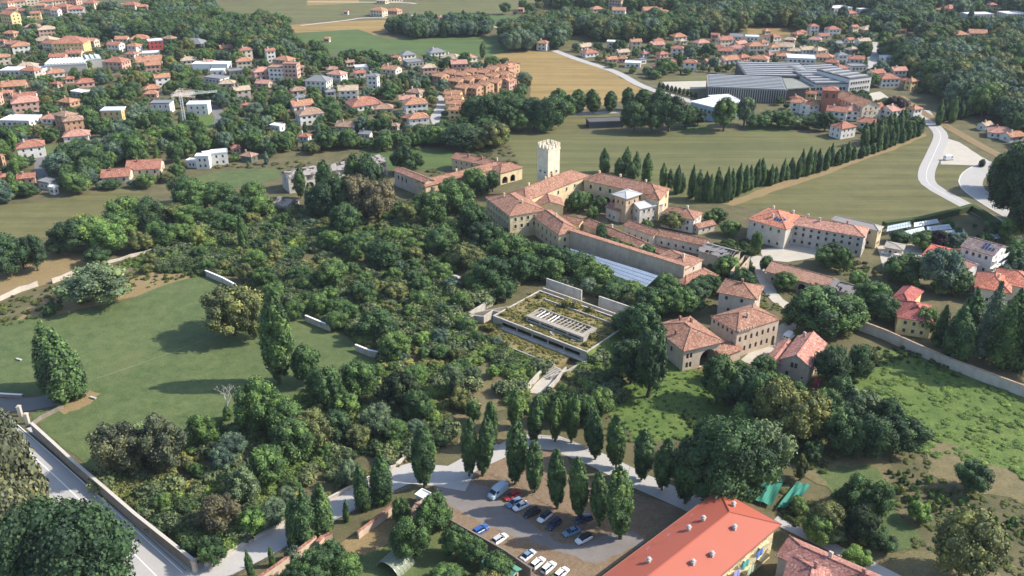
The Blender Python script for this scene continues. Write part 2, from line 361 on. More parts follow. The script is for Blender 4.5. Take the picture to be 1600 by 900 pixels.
def wing(root,O,ang,L,Wd,eave,rise,roof='hip',wall=(.6,.5,.35),tile=(.36,.13,.08),fac=None,over=.5,chim=(),frames=True,far=False,base=0.,roofmat=None,wallmat=None,openwin=False,ridge='x',skylights=()):
    """one block of a building: walls with real openings, roof, windows, chimneys"""
    loc=Vector(O)-root.location; loc.z=base-root.location.z
    wm=wallmat or M_wall(wall); rm=roofmat or M_tile(tile)
    m=MB(); fac=fac or {}; panes=MB()
    maps={'F':(L,lambda s,d,zz:(s,d,zz)),'R':(Wd,lambda s,d,zz:(L-d,s,zz)),'B':(L,lambda s,d,zz:(L-s,Wd-d,zz)),'L':(Wd,lambda s,d,zz:(d,Wd-s,zz))}
    wins=[]
    for k,(LL,fn) in maps.items():
        ops=[o for o in fac.get(k,[]) if o[0]>.05 and o[1]<LL-.05]
        xs=sorted({0.,LL}|{v for o in ops for v in o[:2]}); zs=sorted({0.,eave}|{v for o in ops for v in o[2:4]})
        for i in range(len(xs)-1):
            for j in range(len(zs)-1):
                cx=(xs[i]+xs[i+1])/2; cz=(zs[j]+zs[j+1])/2
                if any(o[0]<cx<o[1] and o[2]<cz<o[3] for o in ops): continue
                m.face([fn(xs[i],0,zs[j]),fn(xs[i+1],0,zs[j]),fn(xs[i+1],0,zs[j+1]),fn(xs[i],0,zs[j+1])])
        for o in ops:
            x0,x1,z0,z1,ar=o[:5]; d=.28 if not ar or (x1-x0)<1.6 else .6; st=o[5] if len(o)>5 else 'd'
            if ar:
                r=(x1-x0)/2; cx=(x0+x1)/2; n=8; arc=[(cx+r*math.cos(math.pi*i/n),z1-r+r*math.sin(math.pi*i/n)) for i in range(n+1)]
                for i in range(n):
                    a,b=arc[i],arc[i+1]; m.face([fn(b[0],0,b[1]),fn(a[0],0,a[1]),fn(a[0],0,z1),fn(b[0],0,z1)])
                    m.face([fn(a[0],0,a[1]),fn(b[0],0,b[1]),fn(b[0],d,b[1]),fn(a[0],d,a[1])])
                zt=z1-r
            else:
                zt=z1; m.face([fn(x0,0,z1),fn(x1,0,z1),fn(x1,d,z1),fn(x0,d,z1)])
            m.face([fn(x0,0,z0),fn(x0,0,zt),fn(x0,d,zt),fn(x0,d,z0)]); m.face([fn(x1,0,zt),fn(x1,0,z0),fn(x1,d,z0),fn(x1,d,zt)]); m.face([fn(x1,0,z0),fn(x0,0,z0),fn(x0,d,z0),fn(x1,d,z0)])
            if st=='o': continue      # an open arch or gap
            wins.append((k,(x0+x1)/2,z0,x1-x0,z1-z0,ar,st,d-.04,fn))
    # gables
    hx=Wd/2 if ridge=='x' else L/2
    if roof=='gable':
        if ridge=='x':
            m.face([(0,Wd,eave),(0,0,eave),(0,Wd/2,eave+rise)]); m.face([(L,0,eave),(L,Wd,eave),(L,Wd/2,eave+rise)])
        else:
            m.face([(0,0,eave),(L,0,eave),(L/2,0,eave+rise)]); m.face([(L,Wd,eave),(0,Wd,eave),(L/2,Wd,eave+rise)])
    if roof=='shed':   # high along the front, low along the back
        m.face([(0,0,eave),(0,0,eave+rise),(0,Wd,eave)]); m.face([(L,0,eave),(L,Wd,eave),(L,0,eave+rise)]); m.face([(0,0,eave),(L,0,eave),(L,0,eave+rise),(0,0,eave+rise)])
    new('wall',m.mesh('wall',wm),root,loc,ang)
    sl_=rise/max(hx,.1); o=over; T=.2; r=MB()
    if roof=='flat':
        r.prism([(-.25,-.25),(L+.25,-.25),(L+.25,Wd+.25),(-.25,Wd+.25)],eave+.003,eave+.35)
        for c,d in (((L/2,-.15,eave+.5),(L+.5,.2,.3)),((L/2,Wd+.15,eave+.5),(L+.5,.2,.3)),((-.15,Wd/2,eave+.5),(.2,Wd+.1,.3)),((L+.15,Wd/2,eave+.5),(.2,Wd+.1,.3))): r.box(c,d)
        topz=lambda x,y: eave+.35
    elif roof!='none':
        e=eave-o*sl_ if roof!='shed' else eave
        c=[(-o,-o,e),(L+o,-o,e),(L+o,Wd+o,e),(-o,Wd+o,e)]
        if roof=='hip':
            if L>=Wd: a=(Wd/2,Wd/2,eave+rise); b=(L-Wd/2,Wd/2,eave+rise); F_=[(c[0],c[1],b,a),(c[1],c[2],b),(c[2],c[3],a,b),(c[3],c[0],a)]
            else: sl_=rise/(L/2); a=(L/2,L/2,eave+rise); b=(L/2,Wd-L/2,eave+rise); F_=[(c[0],c[1],a),(c[1],c[2],b,a),(c[2],c[3],b),(c[3],c[0],a,b)]
        elif roof=='gable' and ridge=='x':
            a=(-o,Wd/2,eave+rise); b=(L+o,Wd/2,eave+rise); F_=[(c[0],c[1],b,a),(c[2],c[3],a,b)]
        elif roof=='gable':
            a=(L/2,-o,eave+rise); b=(L/2,Wd+o,eave+rise); F_=[(c[1],c[2],b,a),(c[3],c[0],a,b)]
        else:
            F_=[((-.1,-.1,eave+rise+.02),(L+.1,-.1,eave+rise+.02),(L+.1,Wd+o,eave-o*rise/Wd),(-.1,Wd+o,eave-o*rise/Wd))]
        for f in F_:
            r.face([(x,y,q+T) for x,y,q in f]); r.face([(x,y,q) for x,y,q in reversed(f)])
            for i in range(len(f)):
                p,q=f[i],f[(i+1)%len(f)]
                if abs(p[2]-q[2])<.01 and p[2]>eave+.1 and roof!='shed': continue
                if roof=='hip' and abs(p[2]-q[2])>.1: continue
                r.face([p,q,(q[0],q[1],q[2]+T),(p[0],p[1],p[2]+T)])
        # ridge and hip tiles
        if roof in('hip','gable'):
            rt=[(a,b)]+([(c[0],a),(c[3],a),(c[1],b),(c[2],b)] if roof=='hip' and L>=Wd else [(c[0],a),(c[1],a),(c[2],b),(c[3],b)] if roof=='hip' else [])
            for p,q in rt:
                if (Vector(p)-Vector(q)).length>.3: r.tube((p[0],p[1],p[2]+T+.02),(q[0],q[1],q[2]+T+.02),.16,.16,5)
        def topz(x,y):
            if ridge=='y' and roof=='gable': return eave+rise*(1-abs(x-L/2)/(L/2))+T
            if roof=='shed': return eave+rise*(1-y/Wd)+T
            zz=rise*(1-abs(y-Wd/2)/(Wd/2))
            if roof=='hip': zz=min(zz,sl_*min(x,L-x),rise)
            return eave+max(0,zz)+T
    else: topz=lambda x,y: eave
    ro=None
    if roof!='none': ro=new('roof',r.mesh('roof',rm),root,loc,ang)
    ca,sa=math.cos(ang),math.sin(ang)
    Rm=Matrix.Rotation(ang,3,'Z')
    if wins and far:
        pm=MB()
        for k,c,z0,ww,hh,ar,st,d,fn in wins:
            pm.face([fn(c-ww/2,d,z0),fn(c+ww/2,d,z0),fn(c+ww/2,d,z0+hh),fn(c-ww/2,d,z0+hh)])
            for s_ in (-1,1): pm.face([fn(c+s_*(ww/2+.02)-(.0 if s_>0 else .3),-.05,z0),fn(c+s_*(ww/2+.02)+(.3 if s_>0 else 0),-.05,z0),fn(c+s_*(ww/2+.02)+(.3 if s_>0 else 0),-.05,z0+hh),fn(c+s_*(ww/2+.02)-(.0 if s_>0 else .3),-.05,z0+hh)],1)
        struct(new('window',pm.mesh('window',[GLASS,M_flat('far shutters',(.12,.12,.09),.8)]),root,loc,ang),'stuff')
    elif wins:
        for k,c,z0,ww,hh,ar,st,d,fn in wins:
            me,fm=window_mesh(ww,hh,ar,st); p=Vector(fn(c,d,z0)); rz={'F':0,'R':math.pi/2,'B':math.pi,'L':-math.pi/2}[k]
            wo_=new('window',me,root,loc+Rm@p,ang+rz)
            if frames and not ar and ww<2.2: new('window_frame',fm,wo_,(0,-d,0))
    for x,y in chim:
        zz=topz(x,y); cm=MB(); cm.box((0,0,.35),(.7,.6,1.7)); cm.box((0,0,1.25),(.95,.85,.12)); cm.box((0,0,1.42),(.6,.5,.22))
        new('chimney',cm.mesh('chimney',M_tile(sc3(tile,1.0)) if wallmat is None and rnd.random()<.4 else wm),root,loc+Rm@Vector((x,y,zz)),ang)
    return ro,loc,Rm,topz
def root_at(name,p,label,cat,group=None,auto=False):
    o=new(name,None,None,(p[0],p[1],0)); tag(o,label,cat,group,auto,(Q(p[0],p[1])[0],Q(p[0],p[1])[1])); return o
def rect(A,B,z):
    a=P(*A,z); b=P(*B,z); d=b-a; return a,math.atan2(d.y,d.x),math.hypot(d.x,d.y)

CREAM=(.66,.54,.34); BEIGE=(.55,.45,.34); PALE=(.56,.51,.44); RED=(.29,.12,.085); PINK=(.285,.13,.088); OLDT=(.38,.19,.12)
def block(root,A,B,depth,eave,rise,**k):
    """front eave edge runs from pixel A to pixel B; the block reaches back by depth"""
    a,ang,L=rect(A,B,eave); return wing(root,(a.x,a.y,0),ang,L,depth,eave,rise,**k)

# --- castle
cp=P(850,330)
castle=root_at('castle',cp,'large cream castle with tiled wings round a tree-filled courtyard','castle')
a,ang,L=rect((760,308),(797,337),10)
block(castle,(760,308),(797,337),15,10,2.6,wall=CREAM,tile=PINK,fac={'F':grid(L,8,[(1.6,1.5),(4.6,1.6),(7.6,1.4)],1.0),'R':grid(13,4,[(7.2,1.5),(4.2,1.6)],1.0)+[],'L':grid(13,4,[(7.2,1.5),(4.2,1.6)],1.0)},chim=[(7,5),(18,8)])
a,ang,L=rect((822,313),(919,274),10)
block(castle,(822,313),(919,274),11,10,2.5,wall=CREAM,tile=PINK,fac={'F':grid(L,7,[(1.2,2.2)],1.3)+grid(L,7,[(6.8,1.7)],1.1),'B':grid(L,8,[(6.8,1.6),(3,1.6)],1.1)},chim=[(10,7),(20,6),(27,8)])
a,ang,L=rect((913,281),(1027,306),10)
block(castle,(913,281),(1027,306),11,10,2.5,wall=CREAM,tile=PINK,fac={'F':[(2+i*4.2,5+i*4.2,0.05,4.4,True,'o') for i in range(7)]+grid(L,7,[(6.6,1.8)],1.2),'R':grid(11,3,[(6.6,1.6),(2.6,1.6)],1.1),'B':grid(L,8,[(6.6,1.6)],1.1)},chim=[(26,8),(4,6),(14,7)])
block(castle,(1010,309),(1030,312),9,9.5,2.2,wall=CREAM,tile=PINK,fac={'F':grid(4,1,[(6,1.6)],1.1)})
a,ang,L=rect((832,334),(875,366),8)
block(castle,(830,334),(873,366),9,8,2.2,wall=CREAM,tile=PINK,fac={'F':grid(L,6,[(1.4,1.5),(4.6,1.6)],1.0),'R':grid(9,2,[(4.6,1.6),(1.2,1.8)],1.0),'L':grid(9,2,[(4.6,1.6)],1.)},chim=[(12,5)])
block(castle,(838,322),(880,321),9,7.5,1.8,roof='gable',ridge='y',wall=CREAM,tile=PINK,fac={})
# --- crenellated tower
tp=P(856,282)
tower=root_at('crenellated_tower',tp,'tall square cream tower with swallow-tail crenellations behind the castle','tower')
a,ang,L=rect((840,229),(855,232.5),23); L=7.0; ang=R(-50); a=P(840,229,23)
mw=CREAM
wing(tower,(a.x,a.y,0),ang,L,7.0,23,0,roof='none',wall=(.72,.66,.52),fac={'F':[(1.6,2.6,12,12.9,False),(4.6,5.6,12,12.9,False),(2.2,3.4,5,7,False)],'R':[(1.6,2.6,12,12.9,False),(4.6,5.6,12,12.9,False),(4.2,5.2,4.6,7,True)]})
loc=Vector((a.x,a.y,0))-tower.location
m=MB(); m.prism([(-.15,-.15),(L+.15,-.15),(L+.15,L+.15),(-.15,L+.15)],22.2,23.0); new('parapet',m.mesh('parapet',M_wall((.72,.66,.52))),tower,loc,ang)
mer=MB(); mer.box((0,0,.9),(.85,.5,1.8)); mer.face([(-.42,-.25,1.8),(0,-.25,1.85),(-.42,-.25,2.4)]);
mer=MB(); 
for s_ in (-1,1): mer.prism([(s_*.45-.22,-.25),(s_*.45+.22,-.25),(s_*.45+.22,.25),(s_*.45-.22,.25)],1.2,2.1)
mer.box((0,0,.6),(1.35,.5,1.2)); merm=mer.mesh('merlon',M_wall((.72,.66,.52)))
for k in range(4):
    for j in range(3):
        t=.3+j*(L-.6)/3+.6; x,y,rz={0:(t,0,0),1:(L,t,math.pi/2),2:(L-t,L,0),3:(0,L-t,math.pi/2)}[k]
        new('merlon',merm,tower,loc+Matrix.Rotation(ang,3,'Z')@Vector((x,y,23)),ang+rz)
m=MB(); m.tube((0,0,0),(0,0,2.6),.06,.04,5); m.box((0,0,1.8),(.9,.06,.06)); new('antenna',m.mesh('antenna',METAL),tower,loc+Matrix.Rotation(ang,3,'Z')@Vector((L/2,L/2,23)))
# --- belvedere
bp=P(982,352)
bel=root_at('belvedere_tower',bp,'brown brick stair tower with flat pale pyramid roof in the courtyard','tower')
a,ang,L=rect((961,303),(976,309),11.5); ang=R(-48); L=6.2
BR=(.50,.38,.27)
ro,loc,Rm,tz=wing(bel,(a.x,a.y,0),ang,L,8.0,11.5,.9,wall=BR,roofmat=M_flat('pale lead roof',(.42,.42,.41),.6,.2,1.),over=1.1,fac={'F':[(1.4,2.3,8,9.5,True),(3.9,4.8,8,9.5,True),(2.4,3.4,3.2,5,True)],'R':[(1.6,2.5,8,9.5,True),(5,5.9,8,9.5,True),(3.4,4.4,3.2,5,True)]})
m=MB()
for zz in (7.3,10.6): m.prism([(-.14,-.14),(L+.14,-.14),(L+.14,8.14),(-.14,8.14)],zz,zz+.3)
new('string_course',m.mesh('string_course',M_wall((.45,.3,.2))),bel,loc,ang)
# --- low wings inside the walls
def simple(name,label,cat,A,B,depth,eave,rise,n=4,**k):
    a=P(*A,eave); r=root_at(name,(a.x,a.y),label,cat)
    _,ang,L=rect(A,B,eave); hh=min(1.3,eave*.35)
    rows=[(1.0,hh)]+([(eave-2.3,1.3)] if eave>5.5 else [])
    k.setdefault('fac',{'F':grid(L,n,rows,.9),'R':grid(depth,max(1,n//2),rows,.9),'L':grid(depth,max(1,n//2),rows,.9)})
    k.setdefault('wall',PALE); k.setdefault('tile',PINK)
    out=block(r,A,B,depth,eave,rise,**k); return r,out
simple('stable_wing','low tiled wing stepping down just left of the stair tower','outbuilding',(912,350),(997,386),6,4.6,1.4,6,roof='gable',chim=[(12,4)])
simple('cloister_wing','short tiled wing running right from the foot of the stair tower','outbuilding',(976,352),(1021,368),5.5,4.6,1.3,4,roof='gable')
simple('cloister_wing','long low tiled wing with pale arched yards, beside the roofless ruin','outbuilding',(1025,367),(1101,383),5.5,4.4,1.3,6,roof='gable')
simple('gate_house','white walled house with hipped tile roof right of the glazed gallery','house',(1034,333),(1084,343),9,6,2,4,wall=(.62,.6,.55),chim=[(9,5)])
simple('lean_to','tiny red-roofed lean-to at the right foot of the gate house','outbuilding',(1092,356),(1117,350),4,3,.8,2,roof='gable')
simple('glazed_gallery','pale grey roofed gallery joining stair tower and gate house','outbuilding',(1000,326),(1036,318),7,7,1.2,4,roof='gable',wall=(.6,.57,.52),roofmat=M_flat('weathered sheet roof',(.47,.45,.43),.7,.3,1.2))
simple('chapel_wing','small white outbuilding with a red roof behind the stair tower','outbuilding',(947,323),(966,330),6,5,1.2,2,roof='gable',wall=(.6,.58,.53))
sheet('courtyard',[(900,338),(925,318),(950,325),(950,350),(925,352)],Zn(),G_DIRT,.3,2)
sheet('courtyard',[(930,366),(975,372),(1040,398),(1010,408),(950,388)],Zn(),G_PALE,.3,2)
sheet('courtyard',[(975,360),(1020,376),(1095,398),(1085,404),(1010,386)],Zn(),G_DIRT,.3,2)
simple('arcaded_shed','tiny tiled shed inside the long narrow yard behind high wall','outbuilding',(1012,389),(1040,398),4,3.2,.8,3,roof='gable',wall=(.62,.57,.5))
simple('arcaded_shed','small tiled outbuilding at the top of the narrow yard','outbuilding',(906,366),(930,374),4,3.6,.9,3,roof='gable',wall=(.62,.57,.5))
simple('chapel_range','tiled range with pale gable closing the tree court at the front','outbuilding',(880,344),(905,350),5,5,1.2,3,roof='gable',wall=CREAM)
# --- high wall building with lean-to greenhouse
a=P(890,364,8); lw=root_at('walled_range',(a.x,a.y),'long high beige blank wall with a narrow tiled roof, above the lean-to','building')
_,ang,L=rect((889,363),(1069,419),8)
block(lw,(889,363),(1069,419),3.6,8,.9,roof='shed',wall=(.58,.46,.35),tile=PINK,over=.2,fac={'F':[(L-9,-8.2+L,.8,1.6,False),(L-5,L-4.2,.8,1.6,False)]})
q=new('coping',None); bpy.data.objects.remove(q)
m=MB(); m.box((L/2,-.05,9.1),(L+.3,.7,.16)); new('coping',m.mesh('coping',M_tile(PINK)),lw,Vector((a.x,a.y,0))-lw.location+Matrix.Rotation(ang,3,'Z')@Vector((0,0,0)),ang)
simple('corner_house','hip-roofed tiled house at the right end of the high blank wall','house',(1022,404),(1071,420),11,7.2,1.8,3,wall=(.6,.53,.45),chim=[(9,5)])
simple('porch_house','low tiled lodge with a bright patch on its roof, end of high wall','house',(1071,445),(1121,430),7,3.4,1.2,3,wall=(.6,.53,.45))
# lean-to glasshouse: posts, sloping roof made of panes
def glasshouse(name,label,A0,A1,B0,B1,zl,zh,nx,ny,mat,cat='greenhouse'):
    """A0-A1 low edge, B0-B1 high edge (pixels at their heights)"""
    a0=P(*A0,zl);a1=P(*A1,zl);b0=P(*B0,zh);b1=P(*B1,zh)
    r=root_at(name,(a0.x,a0.y),label,cat); o0=r.location
    m=MB()
    for i in range(nx):
        for j in range(ny):
            def pt(u,v): 
                lo=a0.lerp(a1,u); hi=b0.lerp(b1,u); return lo.lerp(hi,v)-o0
            e=.06; u0,u1,v0,v1=i/nx,(i+1)/nx,j/ny,(j+1)/ny; du=e/nx*1.2; dv=e/ny
            dz=Vector((0,0,rnd.uniform(0,.03)))
            q=[pt(u0+du,v0+dv)+dz,pt(u1-du,v0+dv)+dz,pt(u1-du,v1-dv)+dz,pt(u0+du,v1-dv)+dz]
            m.face(q); m.face([p-Vector((0,0,.04)) for p in reversed(q)])
    struct(new('pane',m.mesh('pane',mat),r),'stuff')
    fr=MB()
    for i in range(nx+1): 
        u=i/nx; fr.tube(a0.lerp(a1,u)-o0,b0.lerp(b1,u)-o0,.05,.05,4)
        if i%3==0: p=a0.lerp(a1,u)-o0; fr.tube((p.x,p.y,0),p,.06,.06,4)
    fr.tube(a0-o0,a1-o0,.06,.06,4); fr.tube(b0-o0,b1-o0,.06,.06,4)
    new('frame',fr.mesh('frame',METAL),r); return r
PANE=M_flat('dusty blue glass',(.30,.37,.48),.25,.25,.5)
glasshouse('lean_to_greenhouse','long lean-to roof of blue-grey glass panes under the high wall',(889,403),(1009,449),(891,388),(1029,430),2.6,4.6,34,4,PANE)

# --- left barn and farm ruins
simple('farm_range','long roofless-ended beige barn with three arched holes, left of castle','barn',(616,266),(664,285),5,7.5,1.0,3,wall=(.5,.44,.38),tile=PINK,roof='gable',fac={'F':[(2.5,3.6,3.6,5.8,True,'o'),(5.5,6.6,3.6,5.8,True,'o'),(8.5,9.6,3.6,5.8,True,'o')]})
fr_,_=simple('long_farm_range','long red-tiled farm range running up to the tower','barn',(665,291),(780,262),7,6,1.6,9,wall=CREAM,tile=PINK,roof='gable',chim=[(20,4)])
fr2,_=simple('rear_farm_range','red-tiled rear farm range with chimneys, corner by the tower','barn',(706,247),(778,262),8,6,1.6,8,wall=CREAM,tile=PINK,roof='gable',chim=[(8,3),(16,3),(24,4)])
block(fr2,(782,270),(816,261),9,6,1.8,wall=CREAM,tile=PINK,roof='hip',fac={'F':[(1,4.4,0.1,3.6,True,'o'),(6,9,0.1,3.6,True,'o')],'R':grid(9,2,[(3.5,1.3)],.9)})
def ruin(name,label,A,B,depth,eave,cat='ruin',wall=(.5,.48,.44),nb=10,arch=True):
    a=P(*A,eave); r=root_at(name,(a.x,a.y),label,cat); _,ang,L=rect(A,B,eave)
    st=L/max(1,nb)
    f=[(st*i+.35,st*(i+1)-.35,.1,eave*.52,arch,'o') for i in range(2,nb)]+[(st*i+.5,st*(i+1)-.5,eave*.62,eave-.5,False,'o') for i in range(2,nb)]+[(1.2,2.4,eave*.62,eave-.8,False),(st+1,st+2,eave*.62,eave-.8,False),(1.2,2.4,1.4,3,False)]
    if not nb: f=[]
    ro,loc,Rm,tz=block(r,A,B,depth,eave,0,roof='none',wall=wall,fac={'F':f,'R':[(1.5,depth-1.5,.1,eave*.6,True,'o')] if depth>5 else [],'L':[(depth/2-.6,depth/2+.6,eave*.6,eave-.8,False)]})
    rr=random.Random(len(label)); m=MB(); gm=M_flat('grey rotten timber',(.30,.27,.25),.9,.35,1.5)
    k=int(L/.9)
    for i in range(k+1):          # surviving rafters, some gone, some sagging
        x=i*L/k
        for y0,y1,za,zb in ((-.4,depth/2,eave-.2,eave+1.7),(depth+.4,depth/2,eave-.2,eave+1.7)):
            if rr.random()<.2: continue
            s_=rr.uniform(0,.5) if rr.random()<.35 else 0; m.tube((x+rr.uniform(-.2,.2),y0,za-s_*.3),(x+rr.uniform(-.2,.2),y1,zb-s_),.13,.12,4)
    for y in (0,depth*.25,depth*.5,depth*.75,depth): m.tube((0,y,eave+1.75*(1-abs(y-depth/2)/(depth/2))),(L,y,eave+1.75*(1-abs(y-depth/2)/(depth/2))-rr.uniform(0,.3)),.14,.14,4)
    for i in range(int(L*depth/1.7)):  # broken remains of roof boards
        x=rr.uniform(0,L); y=rr.uniform(0,depth); zz=eave+1.75*(1-abs(y-depth/2)/(depth/2))
        sl2=1.75/(depth/2)*(1 if y<depth/2 else -1); w2=rr.uniform(.4,1.3); h2=rr.uniform(.3,1)
        m.face([(x-w2,y-h2,zz-sl2*h2+.1),(x+w2,y-h2,zz-sl2*h2+.12),(x+w2,y+h2,zz+sl2*h2+.15),(x-w2,y+h2,zz+sl2*h2+.1)])
    new('roof_timbers',m.mesh('roof_timbers',gm),r,loc,ang); return r
ruin('farm_ruin','long white two-storey ruin with bare grey roof timbers and arches',(450,278),(604,252),10,7.5,nb=12)
ruin('farm_ruin_block','small white roofless ruin low left of the long ruin',(428,318),(452,322),7,3.6,nb=0)
ruin('courtyard_ruin','grey roofless concrete ruin right of the long low tiled wing',(1092,392),(1140,405),9,5,wall=(.42,.37,.3),nb=0)
simple('ruin_gable','narrow crumbling ruin wall overgrown beside the courtyard drive','ruin',(1150,425),(1172,400),2,6,.3,2,roof='none',wall=(.48,.38,.3))

# --- right-hand castle houses
r,(ro,loc,Rm,tz)=simple('manor_house','square pale house with solar panels on hipped red roof','house',(1170,342),(1228,358),17,8.5,3.2,4,wall=(.57,.52,.45),tile=(.45,.16,.10),chim=[(4,12),(12,13),(8,4)])
def solar(root,loc,Rm,x0,y0,nx,ny,tz,ang,px=1.,py=1.6):
    for i in range(nx):
        for j in range(ny):
            m=MB(); x=x0+i*px*1.05; y=y0+j*py*1.05
            q=[(x,y,tz(x,y)+.12),(x+px,y,tz(x+px,y)+.12),(x+px,y+py,tz(x+px,y+py)+.12),(x,y+py,tz(x,y+py)+.12)]
            m.face(q); 
            for a_,b_ in ((0,1),(1,2),(2,3),(3,0)): m.tube(q[a_],q[b_],.04,.04,4,1)
            new('solar_panel',m.mesh('solar_panel',[SOLAR,METAL]),root,loc,ang)
solar(r,loc,Rm,9.,2.4,4,2,tz,rect((1170,342),(1228,358),8.5)[1])
simple('long_grey_house','long grey plastered house with two window rows, old tile roof','house',(1235,350),(1350,370),10,8.5,1.8,9,wall=(.50,.47,.43),tile=(.40,.18,.13),chim=[(10,4),(20,6),(5,7)],fac={'F':grid(28,9,[(1.2,1.4),(4.2,1.4),(6.6,1.1)],1.),'R':grid(10,2,[(4.,1.4),(1.2,1.5)],1.)})
simple('grey_roofed_annex','narrow grey annex roof behind the long grey house','house',(1300,343),(1372,360),5,7.6,1,4,wall=CREAM,roofmat=M_flat('grey annex roof',(.35,.31,.28),.8,.2))
r,_=simple('tiled_barn','long barn with patchy faded tiles, collapsing at its right','barn',(1198,423),(1290,449),9,4.2,2,5,wall=(.48,.42,.35),tile=(.42,.22,.15),roof='gable',fac={'F':[(6,9,.1,3,True,'o'),(12,15,.1,3,True,'o'),(2,3,1,2.4,False)]})
ruin('barn_ruin','roofless overgrown barn shell joining the long tiled barn',(1292,450),(1340,462),8,3.6,wall=(.42,.35,.28),nb=0)
simple('ruined_cottage','small tiled cottage sunk in ivy left of the red-roofed house','house',(1338,462),(1378,470),8,3.5,1.3,2,wall=(.5,.42,.32),tile=(.42,.2,.14),roof='gable')
r,_=simple('yellow_house','yellow house with bright red hipped roof behind the long wall','house',(1404,495),(1456,503),12,6,2.6,3,wall=(.72,.60,.28),tile=(.32,.09,.075),chim=[(5,4)])
block(r,(1392,468),(1420,476),13,5.5,2.0,wall=(.72,.60,.28),tile=(.32,.09,.075))
# --- stone villa
v0=P(1070,560); villa=root_at('stone_villa',(v0.x,v0.y),'pink-tiled stone villa with battlemented brick block and arches','villa')
_,ang,L=rect((1022,508),(1069,546),7.5)
block(villa,(1022,508),(1069,546),13,7.5,2.4,wall=(.56,.46,.37),tile=PINK,over=.8,fac={'F':[(3,4.2,3.6,5.4,True),(9.5,10.7,3.6,5.4,True)],'R':[(1,1.9,4,5.8,True),(2.2,3.1,4,5.8,True),(1,1.9,.9,2.8,True),(2.2,3.1,.9,2.8,True),(6,11.5,.1,5.6,True,'o')]},chim=[(2,8),(5,10),(9,2)])
_,ang,L=rect((1110,497),(1153,513),9)
ro,loc,Rm,tz=block(villa,(1112,495),(1152,519),17,9,2.4,wall=(.55,.44,.34),tile=PINK,over=.3,fac={'F':[(.8+i*2.,1.7+i*2.,7.3,8.5,True) for i in range(5)],'R':[(1+i*2.3,1.9+i*2.3,5.2,7,True) for i in range(7)]+[(1+i*2.3,1.9+i*2.3,1.6,3.4,True) for i in range(6)]+[(14.9,16.2,.1,3.6,True)]},chim=[(8,7)])
_,ang,L=rect((1112,495),(1152,519),9)
mm=MB(); mm.box((0,0,.35),(.7,.35,.7)); mem=mm.mesh('merlon',M_wall((.5,.36,.28)))
for i in range(6): new('merlon',mem,villa,loc+Rm@Vector((L+.5,.4+i*1.1,9.1)),ang+math.pi/2)
block(villa,(1124,455),(1180,466),10,9.5,2,wall=(.58,.50,.42),tile=PINK,over=.8,fac={'F':[(2,3,7,8.3,False),(7,8,7,8.3,False),(3,4,2.6,4.2,True)],'R':[(2,3,5.5,7.2,True),(5.5,6.5,5.5,7.2,True),(2,3,1.5,3,True)]},chim=[(6,5)])
block(villa,(1128,556),(1158,545),6,3.6,1.2,wall=(.55,.44,.34),tile=PINK,roof='gable',fac={})
# small gabled house
sg,_=simple('gabled_house','small brick gabled house with twin arched window and red tiles','house',(1222,560),(1265,572),16,6.3,2.4,3,wall=(.50,.40,.34),tile=(.40,.17,.13),roof='gable',ridge='y',over=.5,chim=[(2,14)],
 fac={'F':[(2.6,3.5,4.2,6.0,True),(3.7,4.6,4.2,6.0,True),(1.4,2.4,1.2,2.8,True),(6,6.6,1.4,2.2,False)],'R':grid(16,5,[(3.8,1.4),(1.1,1.5)],.8,True)})
ga,gang,gL=rect((1222,560),(1265,572),6.3); gu=Vector((math.cos(gang),math.sin(gang),0)); go_=ga-gu*4.62
wing(sg,(go_.x,go_.y,0),gang,4.6,14,3.9,1.3,wall=(.50,.40,.34),tile=(.40,.17,.13),roof='gable',ridge='y',over=.3,fac={'F':[(.8,3.4,.1,2.8,True,'o')]})
# --- salmon apartment block, bottom right
a=P(1125,770,9.5); b=P(1211,818,9.5); d=(b-a); angS=math.atan2(d.y,d.x); Ls=math.hypot(d.x,d.y)
ap=root_at('apartment_block',(b.x,b.y),'yellow apartment block with smooth salmon roof, vents and balconies','apartment block')
# local x runs from the far corner b back along the long side towards the viewer
ang2=angS-math.pi/2; Ll=46; dirl=Vector((math.cos(ang2),math.sin(ang2),0))
YEL=(.70,.60,.36)
O=a
# x along (a->viewer) ; y to the left of it is a->b side (+90deg = angS)
fb=[]
for i in range(11):
    for zb in (.9,4.0,7.0): fb.append((2+i*4.,3.2+i*4.,zb,zb+1.6,False))
SAL=M_flat('salmon sheet roof',(.35,.092,.058),.6,.06,.15)
ro,loc,Rm,tz=wing(ap,(O.x,O.y,0),ang2,Ll,Ls,9.5,2.6,wall=YEL,roofmat=SAL,over=.9,fac={'B':fb,'R':grid(Ls,3,[(4,1.5)],1.)})
vm=MB(); vm.box((0,0,.4),(.65,.65,.9)); vm.box((0,0,.9),(.95,.95,.1)); vm.tube((0,0,.95),(0,0,1.25),.3,.22,8); vm.tube((0,0,1.25),(0,0,1.35),.38,.1,8); vme=vm.mesh('roof_vent',M_flat('vent cement',(.42,.40,.38),.8,.2,2.))
for x,y in ((3.2,5.5),(12,4.0),(16.5,3.6),(9.5,10),(19,11.2),(24,10.2),(30,4),(36,10)):
    new('roof_vent',vme,ap,loc+Rm@Vector((x,y,tz(x,y)-.1)),ang2)
gm=MB()
for y_ in (-1.0,Ls+1.0): gm.tube((-1,y_,9.5-.9*2.6/(Ls/2)+.1),(Ll,y_,9.5-.9*2.6/(Ls/2)+.1),.13,.13,6)
gm.tube((-1.0,-1,9.5-.9*2.6/(Ls/2)+.1),(-1.0,Ls+1,9.5-.9*2.6/(Ls/2)+.1),.13,.13,6)
